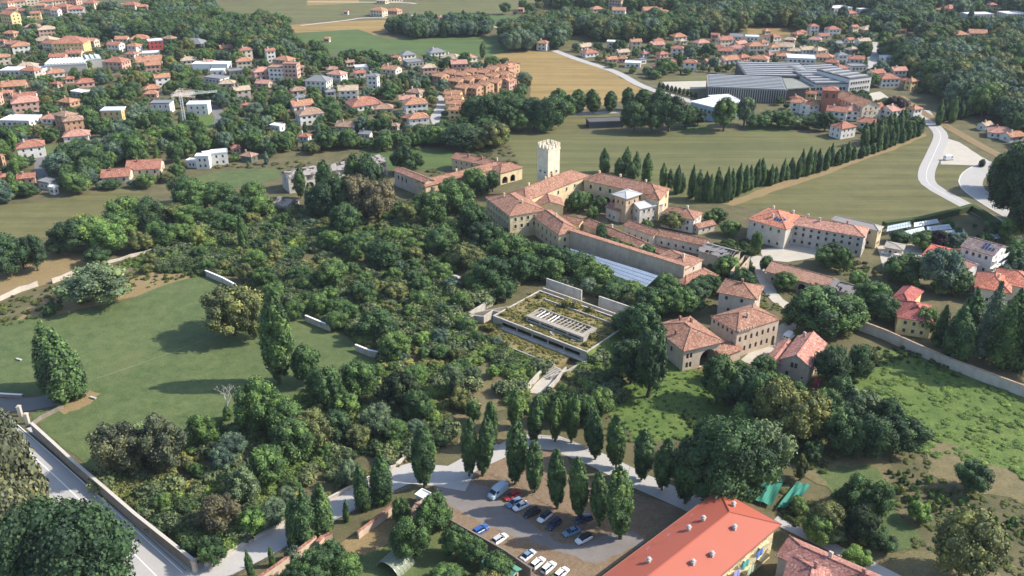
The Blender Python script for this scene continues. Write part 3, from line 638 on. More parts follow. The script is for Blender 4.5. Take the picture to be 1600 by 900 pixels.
new('gutter',gm.mesh('gutter',M_flat('copper gutter',(.22,.10,.07),.5,.2,1.)),ap,loc,ang2)
mt=MB(); mt.tube((0,0,0),(0,0,2.2),.04,.03,5); mt.box((0,0,2.),(1.1,.04,.04)); mt.box((0,0,1.7),(.8,.04,.04)); mte=mt.mesh('antenna',METAL)
for x,y in ((5,2.2),(13.5,2),(22,2.5),(28,2)): new('antenna',mte,ap,loc+Rm@Vector((x,y,tz(x,y)-.1)),ang2)
for i in range(8):
    for zb in (3.2,6.3):
        bm_=MB(); bm_.box((0,.65,0),(3.2,1.3,.16)); 
        for k in range(13): bm_.tube((-1.55+k*.258,1.27,.08),(-1.55+k*.258,1.27,1.0),.02,.02,4,1)
        bm_.box((0,1.27,1.02),(3.2,.06,.06),1)
        for s_ in (-1,1): bm_.box((s_*1.57,.65,1.02),(.06,1.3,.06),1)
        if i==0 and zb==3.2: bme=bm_.mesh('balcony',[M_wall(YEL),METAL])
        new('balcony',bme,ap,loc+Rm@Vector((4.+i*5.6,Ls+.003,zb)),ang2)
for i,(c,x,zz) in enumerate([((.10,.2,.5),6.2,6.6),((.3,.3,.62),14.5,6.4),((.45,.55,.38),9.,3.9),((.08,.35,.32),11.4,7.),((.5,.48,.5),20,6.6)]):
    lm=MB(); n=8
    for k in range(n):
        y0=.06*math.sin(k*1.3); y1=.06*math.sin((k+1)*1.3); lm.face([(k*.28,y0,0),((k+1)*.28,y1,0),((k+1)*.28,y1*1.6,-1.9+.1*math.sin(k)),(k*.28,y0*1.6,-1.9)][::1]); lm.face([((k+1)*.28,y1+.03,0),(k*.28,y0+.03,0),(k*.28,y0*1.6+.03,-1.9),((k+1)*.28,y1*1.6+.03,-1.9+.1*math.sin(k))])
    o=new('laundry_sheet',lm.mesh('laundry_sheet',M_flat('cloth %d'%i,c,.9,.15,1.)),None,ap.location+loc+Rm@Vector((x,Ls+1.36,zz+1.2)),ang2)
    tag(o,['royal blue sheet','striped lilac sheet','pale green sheet','teal towel','grey white sheet'][i]+' hung over the yellow block\'s balcony rail','laundry','laundry on the balconies')
# --- tiled house at bottom right corner
r,_=simple('corner_tiled_house','dark pink tiled hipped roof at the bottom edge by the pale path','house',(1236,868),(1219,935),9,7,2.2,4,wall=(.55,.47,.40),tile=(.31,.13,.105),chim=[(4,5)])
a=P(1236,840,7); b=P(1385,905,7); ang=math.atan2(b.y-a.y,b.x-a.x); L=math.hypot(b.x-a.x,b.y-a.y)
nrm=Vector((math.sin(ang),-math.cos(ang),0)); O=a+nrm*6.5
wing(r,(O.x,O.y,0),ang,L+6,6.5,7,1.6,wall=(.55,.47,.40),tile=(.31,.13,.105),over=.6,fac={'F':grid(L,6,[(4,1.5)],1.)},chim=[(9,4),(16,3)])
# ------------------------------------------------------------------ walls and fences
def wall_line(name,label,px,h,th,mat,cat='wall',cop=None,z0=0.,step=12.,wob=0.):
    pts=W(px); line=[]
    for a_,b_ in zip(pts[:-1],pts[1:]):
        k=max(1,int((b_-a_).length/step)); line+= [a_.lerp(b_,j/k) for j in range(k)]
    line.append(pts[-1]); r=root_at(name,(line[len(line)//2].x,line[len(line)//2].y),label,cat); o0=r.location
    L,Rr=ribbon_pts(line,th); Lc,Rc=ribbon_pts(line,th+.22); m=MB(); c=MB()
    hs=[h+rnd.uniform(-wob,wob) for _ in line]
    for i in range(len(line)-1):
        h0,h1=hs[i],hs[i+1]
        for A_,B_,flip in ((L,Rr,0),):
            a0,a1,b0,b1=[p-o0 for p in (L[i],L[i+1],Rr[i],Rr[i+1])]
            up0=Vector((0,0,h0+z0)); up1=Vector((0,0,h1+z0)); dn=Vector((0,0,z0))
            m.face([b0+dn,b1+dn,b1+up1,b0+up0]); m.face([a1+dn,a0+dn,a0+up0,a1+up1]); m.face([b0+up0,b1+up1,a1+up1,a0+up0])
            if i==0: m.face([a0+dn,b0+dn,b0+up0,a0+up0])
            if i==len(line)-2: m.face([b1+dn,a1+dn,a1+up1,b1+up1])
        if cop:
            a0,a1,b0,b1=[p-o0 for p in (Lc[i],Lc[i+1],Rc[i],Rc[i+1])]
            u0=Vector((0,0,h0+z0+.003));u1=Vector((0,0,h1+z0+.003));t=Vector((0,0,.12))
            c.face([b0+u0+t,b1+u1+t,a1+u1+t,a0+u0+t]); c.face([b0+u0,b1+u1,b1+u1+t,b0+u0+t]); c.face([a1+u1,a0+u0,a0+u0+t,a1+u1+t]); c.face([a0+u0,a1+u1,b1+u1,b0+u0])
    new('wall_body',m.mesh('wall_body',mat),r)
    if cop: new('coping',c.mesh('coping',cop),r)
    return r
STW=M_flat('weathered wall',(.24,.20,.17),.95,.3,.8,streak=True); PALEW=M_flat('pale boundary stone',(.55,.49,.42),.95,.2,.8,streak=True)
WHW=M_flat('whitish retaining wall',(.52,.49,.44),.95,.35,.8,streak=True); REDC=M_tile(RED)
wall_line('boundary_wall','tall stone wall running along the right side of the main road',[(53,676),(120,738),(215,820),(306,893)],3.2,.55,STW,cop=M_flat('pale coping',(.5,.46,.4),.9,.2),wob=.12)
wall_line('boundary_wall','low stone wall closing the side lane by the cypress pair',[(48,668),(66,655),(100,638)],1.2,.4,STW)
wall_line('boundary_wall','low wall on the far side of the side lane',[(-60,616),(0,620),(36,622)],1.1,.4,STW,cop=WHITE)
wall_line('boundary_wall','long pale stone wall crossing the slope above the right meadow',[(1332,512),(1380,530),(1430,553),(1478,574),(1540,598),(1620,628),(1700,655)],3.4,.5,PALEW,cop=M_tile((.38,.24,.17)),wob=.1)
wall_line('boundary_wall','pale ruined wall at left edge between dry ground and lawn',[(-60,487),(0,470),(32,456),(60,447)],1.8,.5,PALEW,wob=.3,step=3)
wall_line('boundary_wall','pale ruined wall fragment behind the round bushes at left',[(82,443),(110,432),(142,422)],1.9,.5,PALEW,wob=.35,step=3)
wall_line('boundary_wall','low crumbled wall strip climbing through the creepers at left',[(168,412),(205,402),(240,392),(292,375)],1.1,.45,PALEW,wob=.35,step=3)
wall_line('retaining_wall','topmost white retaining wall by the upper lawn corner',[(322,431),(350,443),(374,456)],2.2,.45,WHW,cop=WHITE)
wall_line('retaining_wall','middle white retaining wall at the right lawn edge',[(478,502),(497,510),(517,518)],2.2,.45,WHW,cop=WHITE)
wall_line('retaining_wall','lower white retaining wall at the right tip of lawn',[(556,548),(578,557),(602,562)],2.2,.45,WHW,cop=WHITE)
wall_line('retaining_wall','short white wall piece left of the tall poplar',[(405,474),(424,484)],1.8,.4,WHW)
wall_line('rubble_slab','pale tilted slab lying in the overgrown park below the barn',[(540,385),(562,384)],.8,3.5,M_flat('pale slab',(.5,.48,.44),.9,.2),cat='rubble')
wall_line('rubble_slab','pale broken slab on the slope left of the concrete bunker',[(695,443),(715,434)],.9,3.,MC['pale slab'],cat='rubble')
wall_line('rubble_slab','small pale slab half buried at the left park edge',[(455,421),(472,419)],.8,1.8,MC['pale slab'],cat='rubble')
wall_line('garden_wall','red-coped plaster wall along the garden below the lane',[(395,925),(440,893),(478,866),(495,852)],2.6,.5,M_wall((.6,.48,.38)),cop=REDC)
wall_line('garden_wall','broken brick wall piece above the garden lawn',[(498,862),(506,850),(520,846)],3.,.8,M_wall((.58,.42,.32)),wob=.7,step=1.5,cop=REDC)
wall_line('garden_wall','pale garden wall under the lane between two cypresses',[(560,842),(590,820),(612,803)],2.,.5,M_wall((.6,.48,.38)),cop=REDC,wob=.2)
wall_line('garden_wall','dark weathered wall between the car park and garden',[(676,802),(702,822),(730,838),(790,872),(830,900)],2.2,.4,STW)
wall_line('kerb_wall','low pale kerb wall on the park side of the lane',[(322,886),(400,843),(470,806),(560,758),(615,732),(640,712)],.9,.35,PALEW,cop=M_flat('pale coping',(.5,.46,.4)))
wall_line('hedge_wall','long clipped dark hedge along the right field edge',[(1380,356),(1440,348),(1490,336),(1518,328)],2.6,2.2,M_ground('hedge',(.04,.065,.02),(.06,.09,.03),None,.5,1.5,.3),cat='hedge')
wall_line('hedge_wall','short clipped hedge closing the allotment by the bend',[(1520,330),(1545,345),(1562,358)],2.6,2.2,MC['hedge'],cat='hedge')
wall_line('hedge_wall','dark green hedge along the left of salmon apartment block',[(1085,806),(1010,858),(950,903),(930,920)],1.4,1.3,MC['hedge'],cat='hedge')
# gate pillars
for (x,y),lb in (((306,893),'left stone gate pillar where the lane meets the road'),((324,884),'right stone gate pillar at the mouth of the lane'),((33,650),'grey gate pillar left of the cypress pair'),((44,662),'pale gate pillar nearest the road marking')):
    p=P(x,y); m=MB(); m.box((0,0,1.5),(.9,.9,3.)); m.box((0,0,3.08),(1.15,1.15,.16)); m.box((0,0,3.25),(.8,.8,.2)); tag(new('gate_pillar',m.mesh('gate_pillar',PALEW),None,p),lb,'pillar')
# lane railing with posts
def railing(label,px,h=1.1,step=2.2,name='railing',mat=None,slats=2,cat='railing'):
    line=smooth_line(W(px),step); r=root_at(name,(line[0].x,line[0].y),label,cat); o0=r.location; mat=mat or METAL
    pm=MB(); pm.box((0,0,h/2),(.1,.1,h)); pme=pm.mesh('post',mat)
    for p in line[:120]: new('post',pme,r,p-o0)
    for k in range(slats):
        rm_=MB(); hh=h*(1-k*.42)-.05
        for a_,b_ in zip(line[:-1],line[1:]): rm_.tube(a_-o0+Vector((0,0,hh)),b_-o0+Vector((0,0,hh)),.04,.04,4)
        new('rail',rm_.mesh('rail',mat),r)
    return r
railing('grey railing down the garden side of the lane',[(350,910),(400,886),(450,858),(520,818),(580,786),(640,765)])
railing('wooden rail fence along the tree row in car park',[(770,742),(820,768),(870,795),(920,822),(965,842)],.7,mat=M_flat('weathered wood',(.35,.27,.19),.9,.2),slats=1)
railing('thin fence on the far side of the car park lane',[(730,722),(790,696),(830,686),(880,690),(925,706)],.9,mat=MC['weathered wood'],slats=1)

# ------------------------------------------------------------------ concrete bunker ruin
a=P(770,494,4); b=P(917,551,4); angB=math.atan2(b.y-a.y,b.x-a.x); LB=math.hypot(b.x-a.x,b.y-a.y)
GR=M_ground('roof grass',(.22,.19,.08),(.10,.13,.04),(.28,.20,.10),.13,.5,.2)
bk=root_at('bunker_ruin',(a.x,a.y),'overgrown terraced concrete ruin with strip windows and beamed pit','ruin')
RB=Matrix.Rotation(angB,3,'Z')
def bloc(x,y,zz=0): return Vector((a.x,a.y,0))+RB@Vector((x,y,zz))
Dk=P(828,449,4); dep=(RB.inverted()@(Dk-Vector((a.x,a.y,4)))); DB=max(14,dep.y)
seg=LB/5.2
wing(bk,bloc(0,0),angB,LB,DB,4,0,roof='none',wallmat=CONC,fac={'F':[(4+i*seg*.87,4+i*seg*.87+seg*.8,1.9,3.1,False,'o') for i in range(5)]})
m=MB(); m.prism([(.4,.5),(LB-.4,.5),(LB-.4,DB-.4),(.4,DB-.4)],3.2,3.75); new('grass_roof',m.mesh('grass_roof',GR),bk,bloc(0,0)-bk.location,angB)
m=MB()
for c_,d_ in (((LB/2,.2,4.1),(LB,.5,.35)),((LB/2,DB-.2,4.1),(LB,.5,.35)),((.2,DB/2,4.1),(.4,DB-1,.35)),((LB-.2,DB/2,4.1),(.4,DB-1,.35))): m.box(c_,d_)
m.box((LB/2,-.75,1.45),(LB-1,1.4,.25)); m.box((LB*.55,DB-4.2,3.95),(LB*.8,.35,.7)); m.box((LB*.36,DB*.48,3.9),(LB*.3,.3,.5)); new('parapet',m.mesh('parapet',M_flat('pale concrete',(.50,.46,.40),.9,.4,.8,streak=True)),bk,bloc(0,0)-bk.location,angB)
PC=MC['pale concrete']
bkm=MB()
for i in range(6):
    y0,y1=i*DB/6-.5,(i+1)*DB/6+.0; w0=5+2.5*math.sin(i*1.1); w1=5+2.5*math.sin((i+1)*1.1)
    y0=i*DB/6; bkm.face([(LB+.01,y0,3.9),(LB+w0,y0,0),(LB+w1,y1,0),(LB+.01,y1,3.9)]); 
bkm.face([(LB+.01,0,0),(LB+5,0,0),(LB+.01,0,3.9)]); bkm.face([(LB+.01,DB,0),(LB+.01,DB,3.9),(LB+5+2.5*math.sin(6.6),DB,0)])
struct(new('earth_bank',bkm.mesh('earth_bank',G_MEAD),None,bloc(0,0),angB))
# raised skylight house
s0=P(822,491,6); sl0=RB.inverted()@(s0-Vector((a.x,a.y,6))); s1=P(908,527,6); LS=(s1-s0).length
wing(bk,bloc(sl0.x,sl0.y),angB,LS,7.5,1.5,0,roof='none',wallmat=PC,base=3.75,fac={'F':[(.6+i*LS/4.2,.6+i*LS/4.2+LS/4.7,.45,1.15,False,'d') for i in range(4)]})  # dark panes in the strip openings stand in for the shade inside
m=MB(); off=(sl0.x,sl0.y)
m.box((LS/2,.9,1.62),(LS,1.8,.25)); m.box((LS/2,7.3,1.62),(LS,.4,.25)); m.box((.2,4.45,1.62),(.4,5.3,.25)); m.box((LS-.9,4.45,1.62),(1.8,5.3,.25)); new('roof_slab',m.mesh('roof_slab',CONC),bk,bloc(*off,3.75)-bk.location,angB)
bmb=MB(); bmb.box((0,0,0),(.22,5.1,.3)); bme=bmb.mesh('beam',WHITE)
bmb=MB(); bmb.box((0,0,0),(.3,5.1,.3)); bme2=bmb.mesh('beam',CONC)
for i in range(13): new('beam',bme if i<6 and i%3 else bme2,bk,bloc(off[0]+1.2+i*(LS-3.6)/13,off[1]+4.4,5.2+rnd.uniform(-.15,.1))-bk.location,angB+rnd.uniform(-.08,.08))
bmb=MB(); bmb.box((0,0,0),(LS-3.5,.25,.3)); bm2=bmb.mesh('beam',CONC)
for y in (2.9,4.4,5.9): new('beam',bm2,bk,bloc(off[0]+LS/2-.8,off[1]+y,4.9)-bk.location,angB)
for i in range(6):
    bmb=MB(); bmb.box((0,0,0),(rnd.uniform(.8,1.8),rnd.uniform(.5,1.),.12)); new('fallen_slab',bmb.mesh('fallen_slab',PC),bk,bloc(off[0]+rnd.uniform(3,LS-2),off[1]+rnd.uniform(-2.,-.8),3.95)-bk.location,angB+rnd.uniform(-.4,.4))
def wl(name,label,loc_pts,h,th,mat,z0=0,cat='wall',wob=0):
    pxs=[]
    for x,y in loc_pts: p=bloc(x,y); q=Q(p.x,p.y,0); pxs.append((q[0],q[1]))
    return wall_line(name,label,pxs,h,th,mat,cat,z0=z0,wob=wob,step=4)
# front terraces
m=MB(); m.prism([(3,-1.6),(LB-5,-1.6),(LB-5,-8.5),(5,-8.5)][::-1],0,1.35); new('terrace',m.mesh('terrace',GR),bk,bloc(0,0)-bk.location,angB)
wl('terrace_wall','lower long concrete terrace wall in front of the bunker ruin',[(4,-8.8),(LB-5,-8.8)],1.7,.4,CONC)
wl('terrace_wall','lowest dark concrete wall half sunk in the scrub bank',[(8,-13.5),(LB-12,-13.8)],1.2,.35,CONC,wob=.15)
wl('terrace_wall','stepped concrete wall dropping from the right end of bunker',[(LB-5,-8.8),(LB-7,-12),(LB-9.5,-15)],2.,.6,PC,wob=.2)
wl('terrace_wall','concrete cheek wall beside the ramp below the bunker',[(LB+.5,-.5),(LB-1,-9),(LB-3,-14)],1.6,.4,PC,wob=.2)
m=MB()
for i in range(9): m.box((0,-i*.55,1.5-i*.16),(3.6,.6,.3))
tag(new('ramp_steps',m.mesh('ramp_steps',PC),None,bloc(LB-4.5,-9.5),angB),'broad pale concrete steps at the foot of the bunker','steps')
wl('terrace_wall','zigzag concrete wall at the left end of the bunker',[(-8,-6),(-7.5,-1),(-4,0),(-4.5,5),(-1,6.5),(-1.5,12),(1,14)],2.4,.5,PC,wob=.3)
wl('terrace_wall','outer thin concrete wall left of the zigzag wall',[(-9.5,-5),(-9,1),(-6,6),(-3.5,13),(-2,17)],1.8,.35,CONC,wob=.3)
wl('terrace_wall','low concrete wall parallel behind the bunker roof',[(0,DB+2),(13,DB+2),(LB,DB+1.6)],4.4,.5,PC)
wl('terrace_wall','tall white upper wall behind the bunker, left piece',[(-2,DB+6.5),(13,DB+6.5)],5.8,.5,WHW)
wl('terrace_wall','tall white upper wall behind the bunker, right piece',[(20,DB+6.5),(LB+1,DB+6.5)],5.8,.5,WHW)

VIEW=[]
def inpoly(x,y,p):
    c=False; j=len(p)-1
    for i in range(len(p)):
        if (p[i][1]>y)!=(p[j][1]>y) and x<(p[j][0]-p[i][0])*(y-p[i][1])/(p[j][1]-p[i][1])+p[i][0]: c=not c
        j=i
    return c
wall_line('ramp_wall','left pale wall of the broken ramp running down from the bunker',[(862,572),(846,586),(822,613)],1.9,.5,PC,wob=.25,step=3)
wall_line('ramp_wall','right pale wall of the broken ramp near the poplars',[(884,580),(868,600),(852,620)],1.7,.45,PC,wob=.25,step=3)
sheet('ramp_floor',[(862,574),(882,580),(852,618),(824,614)],Zn(),G_PALE,.2,2)
wall_line('ramp_wall','thin dark terrace wall halfway down the bank by the bunker',[(776,536),(812,550),(850,570)],1.4,.35,CONC,wob=.15,step=4)
wall_line('ramp_wall','pale bank wall piece left of the bunker by the thicket',[(734,497),(752,486),(770,476)],2.2,.9,PC,wob=.3,step=3)
# ------------------------------------------------------------------ far buildings
TL={'r':((.32,.125,.085),'red'),'o':((.37,.165,.10),'orange'),'b':((.30,.17,.12),'brown'),'e':((.42,.31,.22),'beige'),'g':((.20,.20,.21),'grey'),'w':((.66,.66,.66),'white'),'p':((.44,.22,.17),'pinkish')}
WL={'w':((.70,.69,.66),'white'),'c':((.62,.55,.43),'cream'),'y':((.66,.52,.26),'yellow'),'o':((.48,.30,.19),'orange'),'p':((.56,.36,.30),'pink'),'r':((.40,.06,.06),'red'),'g':((.36,.36,.36),'grey'),'k':((.12,.14,.13),'dark'),'s':((.45,.40,.35),'stone')}
def far_house(x,y,wpx,st,wc,tc,rt='hip',rot=None,dr=.75,name='house',label=None,cat='house',L=None,big=False,group=None):
    p=P(x,y); s=Q(p.x,p.y)[2]; L=L or wpx/s*.92; D=L*dr if L<26 else min(L*dr,13)
    if rot is None: rot=R(rnd.choice([-24,-12,8,18,28]))
    eave=2.9*st+.3; rise=min(D,L)*.24
    u=Vector((math.cos(rot),math.sin(rot),0)); v=Vector((-u.y,u.x,0)); O=p-u*L/2
    stn=['','single-storey','two-storey','three-storey','four-storey','five-storey'][st]
    lb=label or f'{WL[wc][1]} {stn} {name.replace("_"," ")} with {TL[tc][1]} {"flat" if rt=="flat" else "tiled"} roof'
    r=root_at(name,(p.x,p.y),lb,cat,group,auto=True if not label else False)
    far=s<2.75 and not big
    rows=[(.9+2.9*i,1.35) for i in range(st)]
    nf=max(2,int(L/3.2)); ns=max(1,int(D/3.6)); ww=1.0 if far else .95
    f={'F':grid(L,nf,rows,ww,m0=.8),'R':grid(D,ns,rows,ww,m0=.8),'L':grid(D,ns,rows,ww,m0=.8)}
    wing(r,(O.x,O.y,0),rot,L,D,eave,0 if rt=='flat' else rise,roof=rt,wall=WL[wc][0],tile=TL[tc][0],fac=f,far=far,frames=False,over=.55,
         roofmat=M_flat('flat roof '+tc,TL[tc][0],.8,.15,.3) if rt=='flat' or tc in 'gw' else None,
         chim=[(L*.3,D*.4)] if rt!='flat' and not (s<1.9) else ())
    return r
FH='''13,43,25,4,y,r;36,27,16,2,c,r;57,31,15,2,y,r;76,24,22,2,c,r;97,20,22,2,p,r;120,24,24,2,w,r;140,14,20,2,c,r;158,19,18,2,p,o;180,18,22,2,c,r;203,17,22,2,c,r;223,20,16,2,p,o
8,14,18,2,c,r;30,12,20,2,c,r;52,9,20,3,c,g;74,12,20,2,c,r;96,10,18,2,c,r;112,8,20,2,p,r;133,6,20,2,c,r;20,24,16,2,w,r;64,18,16,2,c,o;86,26,14,2,w,o
66,70,34,1,c,e;18,75,24,1,p,o;35,84,27,2,w,o;8,102,20,2,c,o;2,70,12,1,w,r;14,58,20,1,p,o
178,82,23,2,w,r;207,84,20,2,w,o;246,82,23,3,r,w,flat;262,72,20,2,s,b;190,67,20,1,w,o;217,67,30,1,w,o;234,103,40,1,w,o;236,90,26,1,w,w;178,110,34,2,p,r;203,91,18,1,w,r;166,104,24,1,g,g,flat
300,80,36,2,k,g;355,81,20,1,p,o;387,97,20,3,c,r;370,118,24,1,k,g,flat;332,130,34,1,w,g,flat;355,138,24,1,s,e;340,118,22,1,w,w,flat
22,142,36,1,p,o;8,153,18,1,p,o;40,160,33,1,w,r;110,130,14,1,p,r;86,138,14,1,p,r;120,152,24,1,g,w,flat
240,146,26,1,w,o;236,154,20,1,p,o;188,128,12,1,p,o;385,172,14,1,p,o
425,98,15,3,w,r;469,119,16,2,c,o;494,141,38,2,w,g;467,149,24,1,s,b;545,156,32,2,w,e;518,158,16,2,g,g;575,172,54,1,w,r,hip;582,140,18,3,w,g;566,112,22,1,w,w,flat;563,121,18,1,w,r;520,115,18,1,p,b;548,104,14,1,c,b
645,152,26,1,c,b;652,178,38,2,w,o;656,201,34,2,w,o;637,163,26,1,c,p;617,96,14,1,p,o;600,178,30,1,s,b;633,192,14,1,p,r;570,218,18,1,w,g;474,222,18,1,w,r;614,205,16,1,s,b
672,119,24,2,p,e;702,98,32,1,w,e;718,113,26,2,p,p;650,104,30,1,g,g,flat;685,88,28,1,w,g;640,92,24,1,w,g;735,97,26,1,w,p
588,26,24,2,c,o;612,22,22,1,p,o;691,32,12,1,w,o;540,23,8,1,w,r;595,6,18,1,c,e;620,3,22,1,c,e
846,79,18,2,w,o;813,19,10,1,p,o;960,14,22,3,c,r;966,26,22,2,w,o;935,24,20,2,s,o;1017,26,24,2,p,o;1037,28,13,2,w,o;1026,20,14,1,c,o
917,79,22,1,c,e;925,89,26,1,w,r;957,78,20,2,c,w;975,88,20,1,c,e;994,77,18,2,c,o;1028,76,22,1,w,p;1031,70,18,1,c,r;1057,88,20,2,w,r;1010,90,14,1,w,r;957,99,18,1,p,o;972,98,14,1,p,o;988,106,26,1,w,w,flat;1037,97,17,2,p,r;1049,104,22,1,w,r;1034,112,24,1,p,r;1077,111,22,2,w,r;1005,100,12,1,w,g,flat
1100,73,24,1,c,p;1116,66,13,2,p,r;1135,74,24,2,c,r;1128,66,18,1,w,o;1150,63,20,1,w,g;1175,64,22,1,w,w;1182,84,28,2,c,o;1152,82,26,1,w,p;1165,96,22,1,p,r;1143,100,28,1,w,o;1133,86,24,1,s,r;1120,80,18,1,p,r;1160,74,20,1,p,p;1195,72,16,1,w,r;1068,70,14,1,c,e
1212,64,24,1,w,r;1224,79,30,1,w,e;1255,56,15,1,c,r;1272,52,16,2,w,r;1303,57,22,2,w,r;1250,59,18,1,p,r;1336,53,13,2,c,r;1361,52,28,1,y,e;1200,54,12,1,c,o;1211,80,18,1,w,o;1262,84,22,1,w,e;1284,85,22,1,w,e;1285,96,29,1,c,o;1316,99,18,2,w,g;1338,99,24,1,w,r;1251,105,46,2,w,w,flat;1298,104,20,1,p,r;1317,114,24,1,p,r;1342,111,30,1,w,g,flat;1350,76,20,2,w,e;1336,84,20,1,g,e;1310,74,16,1,g,g;1272,68,20,1,w,p;1288,62,18,1,w,r;1232,68,18,1,p,e;1410,53,10,1,p,o;1224,94,22,1,c,o;1206,92,16,1,w,r;1330,68,14,1,w,r;1240,86,20,1,g,e
1317,18,36,1,w,w,flat;1350,20,16,1,w,w,flat;1332,26,20,1,p,r;1300,15,8,1,w,w,flat;1490,18,25,1,p,r;1467,20,10,1,c,o;1551,17,14,2,c,r;1532,28,46,1,w,w,flat;1588,27,36,1,w,w,flat;1502,60,26,1,c,o;1528,58,28,1,c,o
1390,137,34,2,w,r;1372,128,24,2,w,r;1405,124,24,2,w,p;1427,141,17,2,y,o;1416,133,16,1,p,r;1390,96,20,1,w,w,flat
1324,216,34,2,w,r,hip;1265,161,16,2,y,r;1245,176,26,2,w,o;1270,180,26,2,w,o;1247,162,18,1,p,r
1305,190,32,2,w,r;1335,189,34,2,w,p;1370,187,36,2,w,r;1402,188,34,2,w,p;1432,186,20,2,w,o;1352,200,28,1,w,r
1544,204,20,1,w,e;1563,217,40,1,w,p;1588,222,30,1,w,o
43,288,26,1,p,r;70,296,26,1,w,g,flat;82,304,12,1,w,w,flat;8,286,14,1,p,r;2,262,10,2,o,o
385,253,22,1,k,b;370,240,14,1,p,r
470,160,16,1,w,g;430,206,20,1,w,w,flat;510,66,10,1,c,o'''
for line in FH.replace('\n',';').split(';'):
    q=line.split(','); x,y,wp,st=[float(v) for v in q[:4]]
    if q[5]=='w' or (len(q)>6 and q[6]=='flat'): far_house(x,y,wp,int(st),q[4],q[5],'flat')
    else: far_house(x,y,wp,int(st),q[4],q[5],q[6] if len(q)>6 else rnd.choice(['hip','hip','gable']))
def fill_houses(poly,sp,seed,wcs,tcs):
    g=random.Random(seed); pw=[(p.x,p.y) for p in (P(x,y) for x,y in poly)]; x0=min(p[0] for p in pw);x1=max(p[0] for p in pw);y0=min(p[1] for p in pw);y1=max(p[1] for p in pw)
    done=[Vector((o.location.x,o.location.y,0)) for o in COL.objects if o.type=='EMPTY']; y=y0
    while y<y1:
        x=x0
        while x<x1:
            q=Vector((x+g.uniform(-.4,.4)*sp,y+g.uniform(-.4,.4)*sp,0)); x+=sp
            if not inpoly(q.x,q.y,pw) or g.random()<.25 or any((q-d_).length<17 for d_ in done): continue
            done.append(q); u=Q(q.x,q.y); w_=g.uniform(9,15)
            far_house(u[0],u[1],20,g.choice([1,1,2,2]),g.choice(wcs),g.choice(tcs),g.choice(['hip','hip','gable']),L=w_,rot=R(g.choice([-24,-12,8,18,28])))
        y+=sp
fill_houses([(-60,50),(120,45),(160,70),(290,85),(400,95),(470,105),(600,100),(640,125),(560,205),(450,215),(330,160),(200,165),(130,150),(-60,150)],29,5,'wwcps','rorpobe')
fill_houses([(900,75),(1060,62),(1200,58),(1340,45),(1345,100),(1280,100),(1180,106),(1050,112),(1000,108)],24,6,'wwcps','rorpob')
fill_houses([(10,150),(100,120),(150,150),(140,240),(60,262),(-40,280),(-40,180)],30,7,'wcpo','rop')
fill_houses([(1210,145),(1240,150),(1250,190),(1215,190)],22,8,'wc','or')
# named far buildings
far_house(109,86,50,3,'y','r','hip',R(6),label='large three-storey yellow block behind the white hall, upper left',name='apartment_house',big=True)
far_house(435,127,32,3,'w','b','flat',R(-6),label='white balconied left half of the pink apartment pair',name='apartment_house')
far_house(455,128,24,4,'p','b','flat',R(-6),label='dark pink four-storey right half of the apartment pair',name='apartment_house')
far_house(98,205,30,3,'o','b','hip',R(-30),label='left wing of brown-roofed orange house by the left road',name='house',big=True)
far_house(120,213,30,3,'o','b','hip',R(28),label='tall orange house with brown roof and square windows, left',name='house',big=True)
far_house(176,190,34,2,'y','w','flat',R(4),label='yellow house with white roof terrace topped by red roof',name='house',big=True)
far_house(252,178,32,2,'w','k' if 0 else 'g','flat',R(2),label='modern white flat house left of the tower crane',name='house',big=True)
far_house(310,180,34,2,'w','w','flat',R(5),label='curved white house under construction right of the crane',name='house',big=True)
far_house(24,198,52,1,'w','w','flat',R(-4),label='long white flat building at the left edge by the tall hedge',name='warehouse')
far_house(34,118,70,1,'w','w','flat',R(2),label='long white flat warehouse at upper left edge',name='warehouse')
for i,(x,y,ww,st) in enumerate([(300,262,18,1),(318,264,22,2),(345,258,26,2),(330,250,20,1)]):
    far_house(x,y,ww,st,'w','w','flat',R(-10+i*14),label=['small left cube of the stepped white house','central gabled cube of the stepped white house','large pale right wing of the stepped white house','rear terrace of the stepped white house'][i],name='house')
far_house(182,286,44,1,'c','r','gable',R(12),label='long bungalow with solar panel on its red roof, left',name='bungalow')
far_house(225,274,54,1,'c','r','gable',R(10),label='rear long red-roofed bungalow beside the dark round tree',name='bungalow')
# terraces of orange row houses
i=0
for x,y in [(683,133),(699,128),(717,131),(732,126),(751,127),(766,122),(780,120),(794,116),(709,141),(727,139),(744,137),(719,152),(737,152),(752,148),(770,143),(788,140),(765,133),(783,131)]:
    far_house(x,y,20,2,'o','o','gable',R(-32),name='row_house',label=None,L=7.5,dr=1.3,big=False)
for k,(x,y) in enumerate([(706,162),(708,170),(710,178),(714,188)]):
    far_house(x,y,24,2,'y','o','gable',R(-14),name='stepped_row_house',L=10,dr=.7,label=['rearmost','second','third','front'][k]+' house of the stepped orange-roofed terrace by lane')
for k,(x,y) in enumerate([(800,118),(801,128),(800,140)]): far_house(x,y,16,2,'p','o','gable',R(60),L=8)
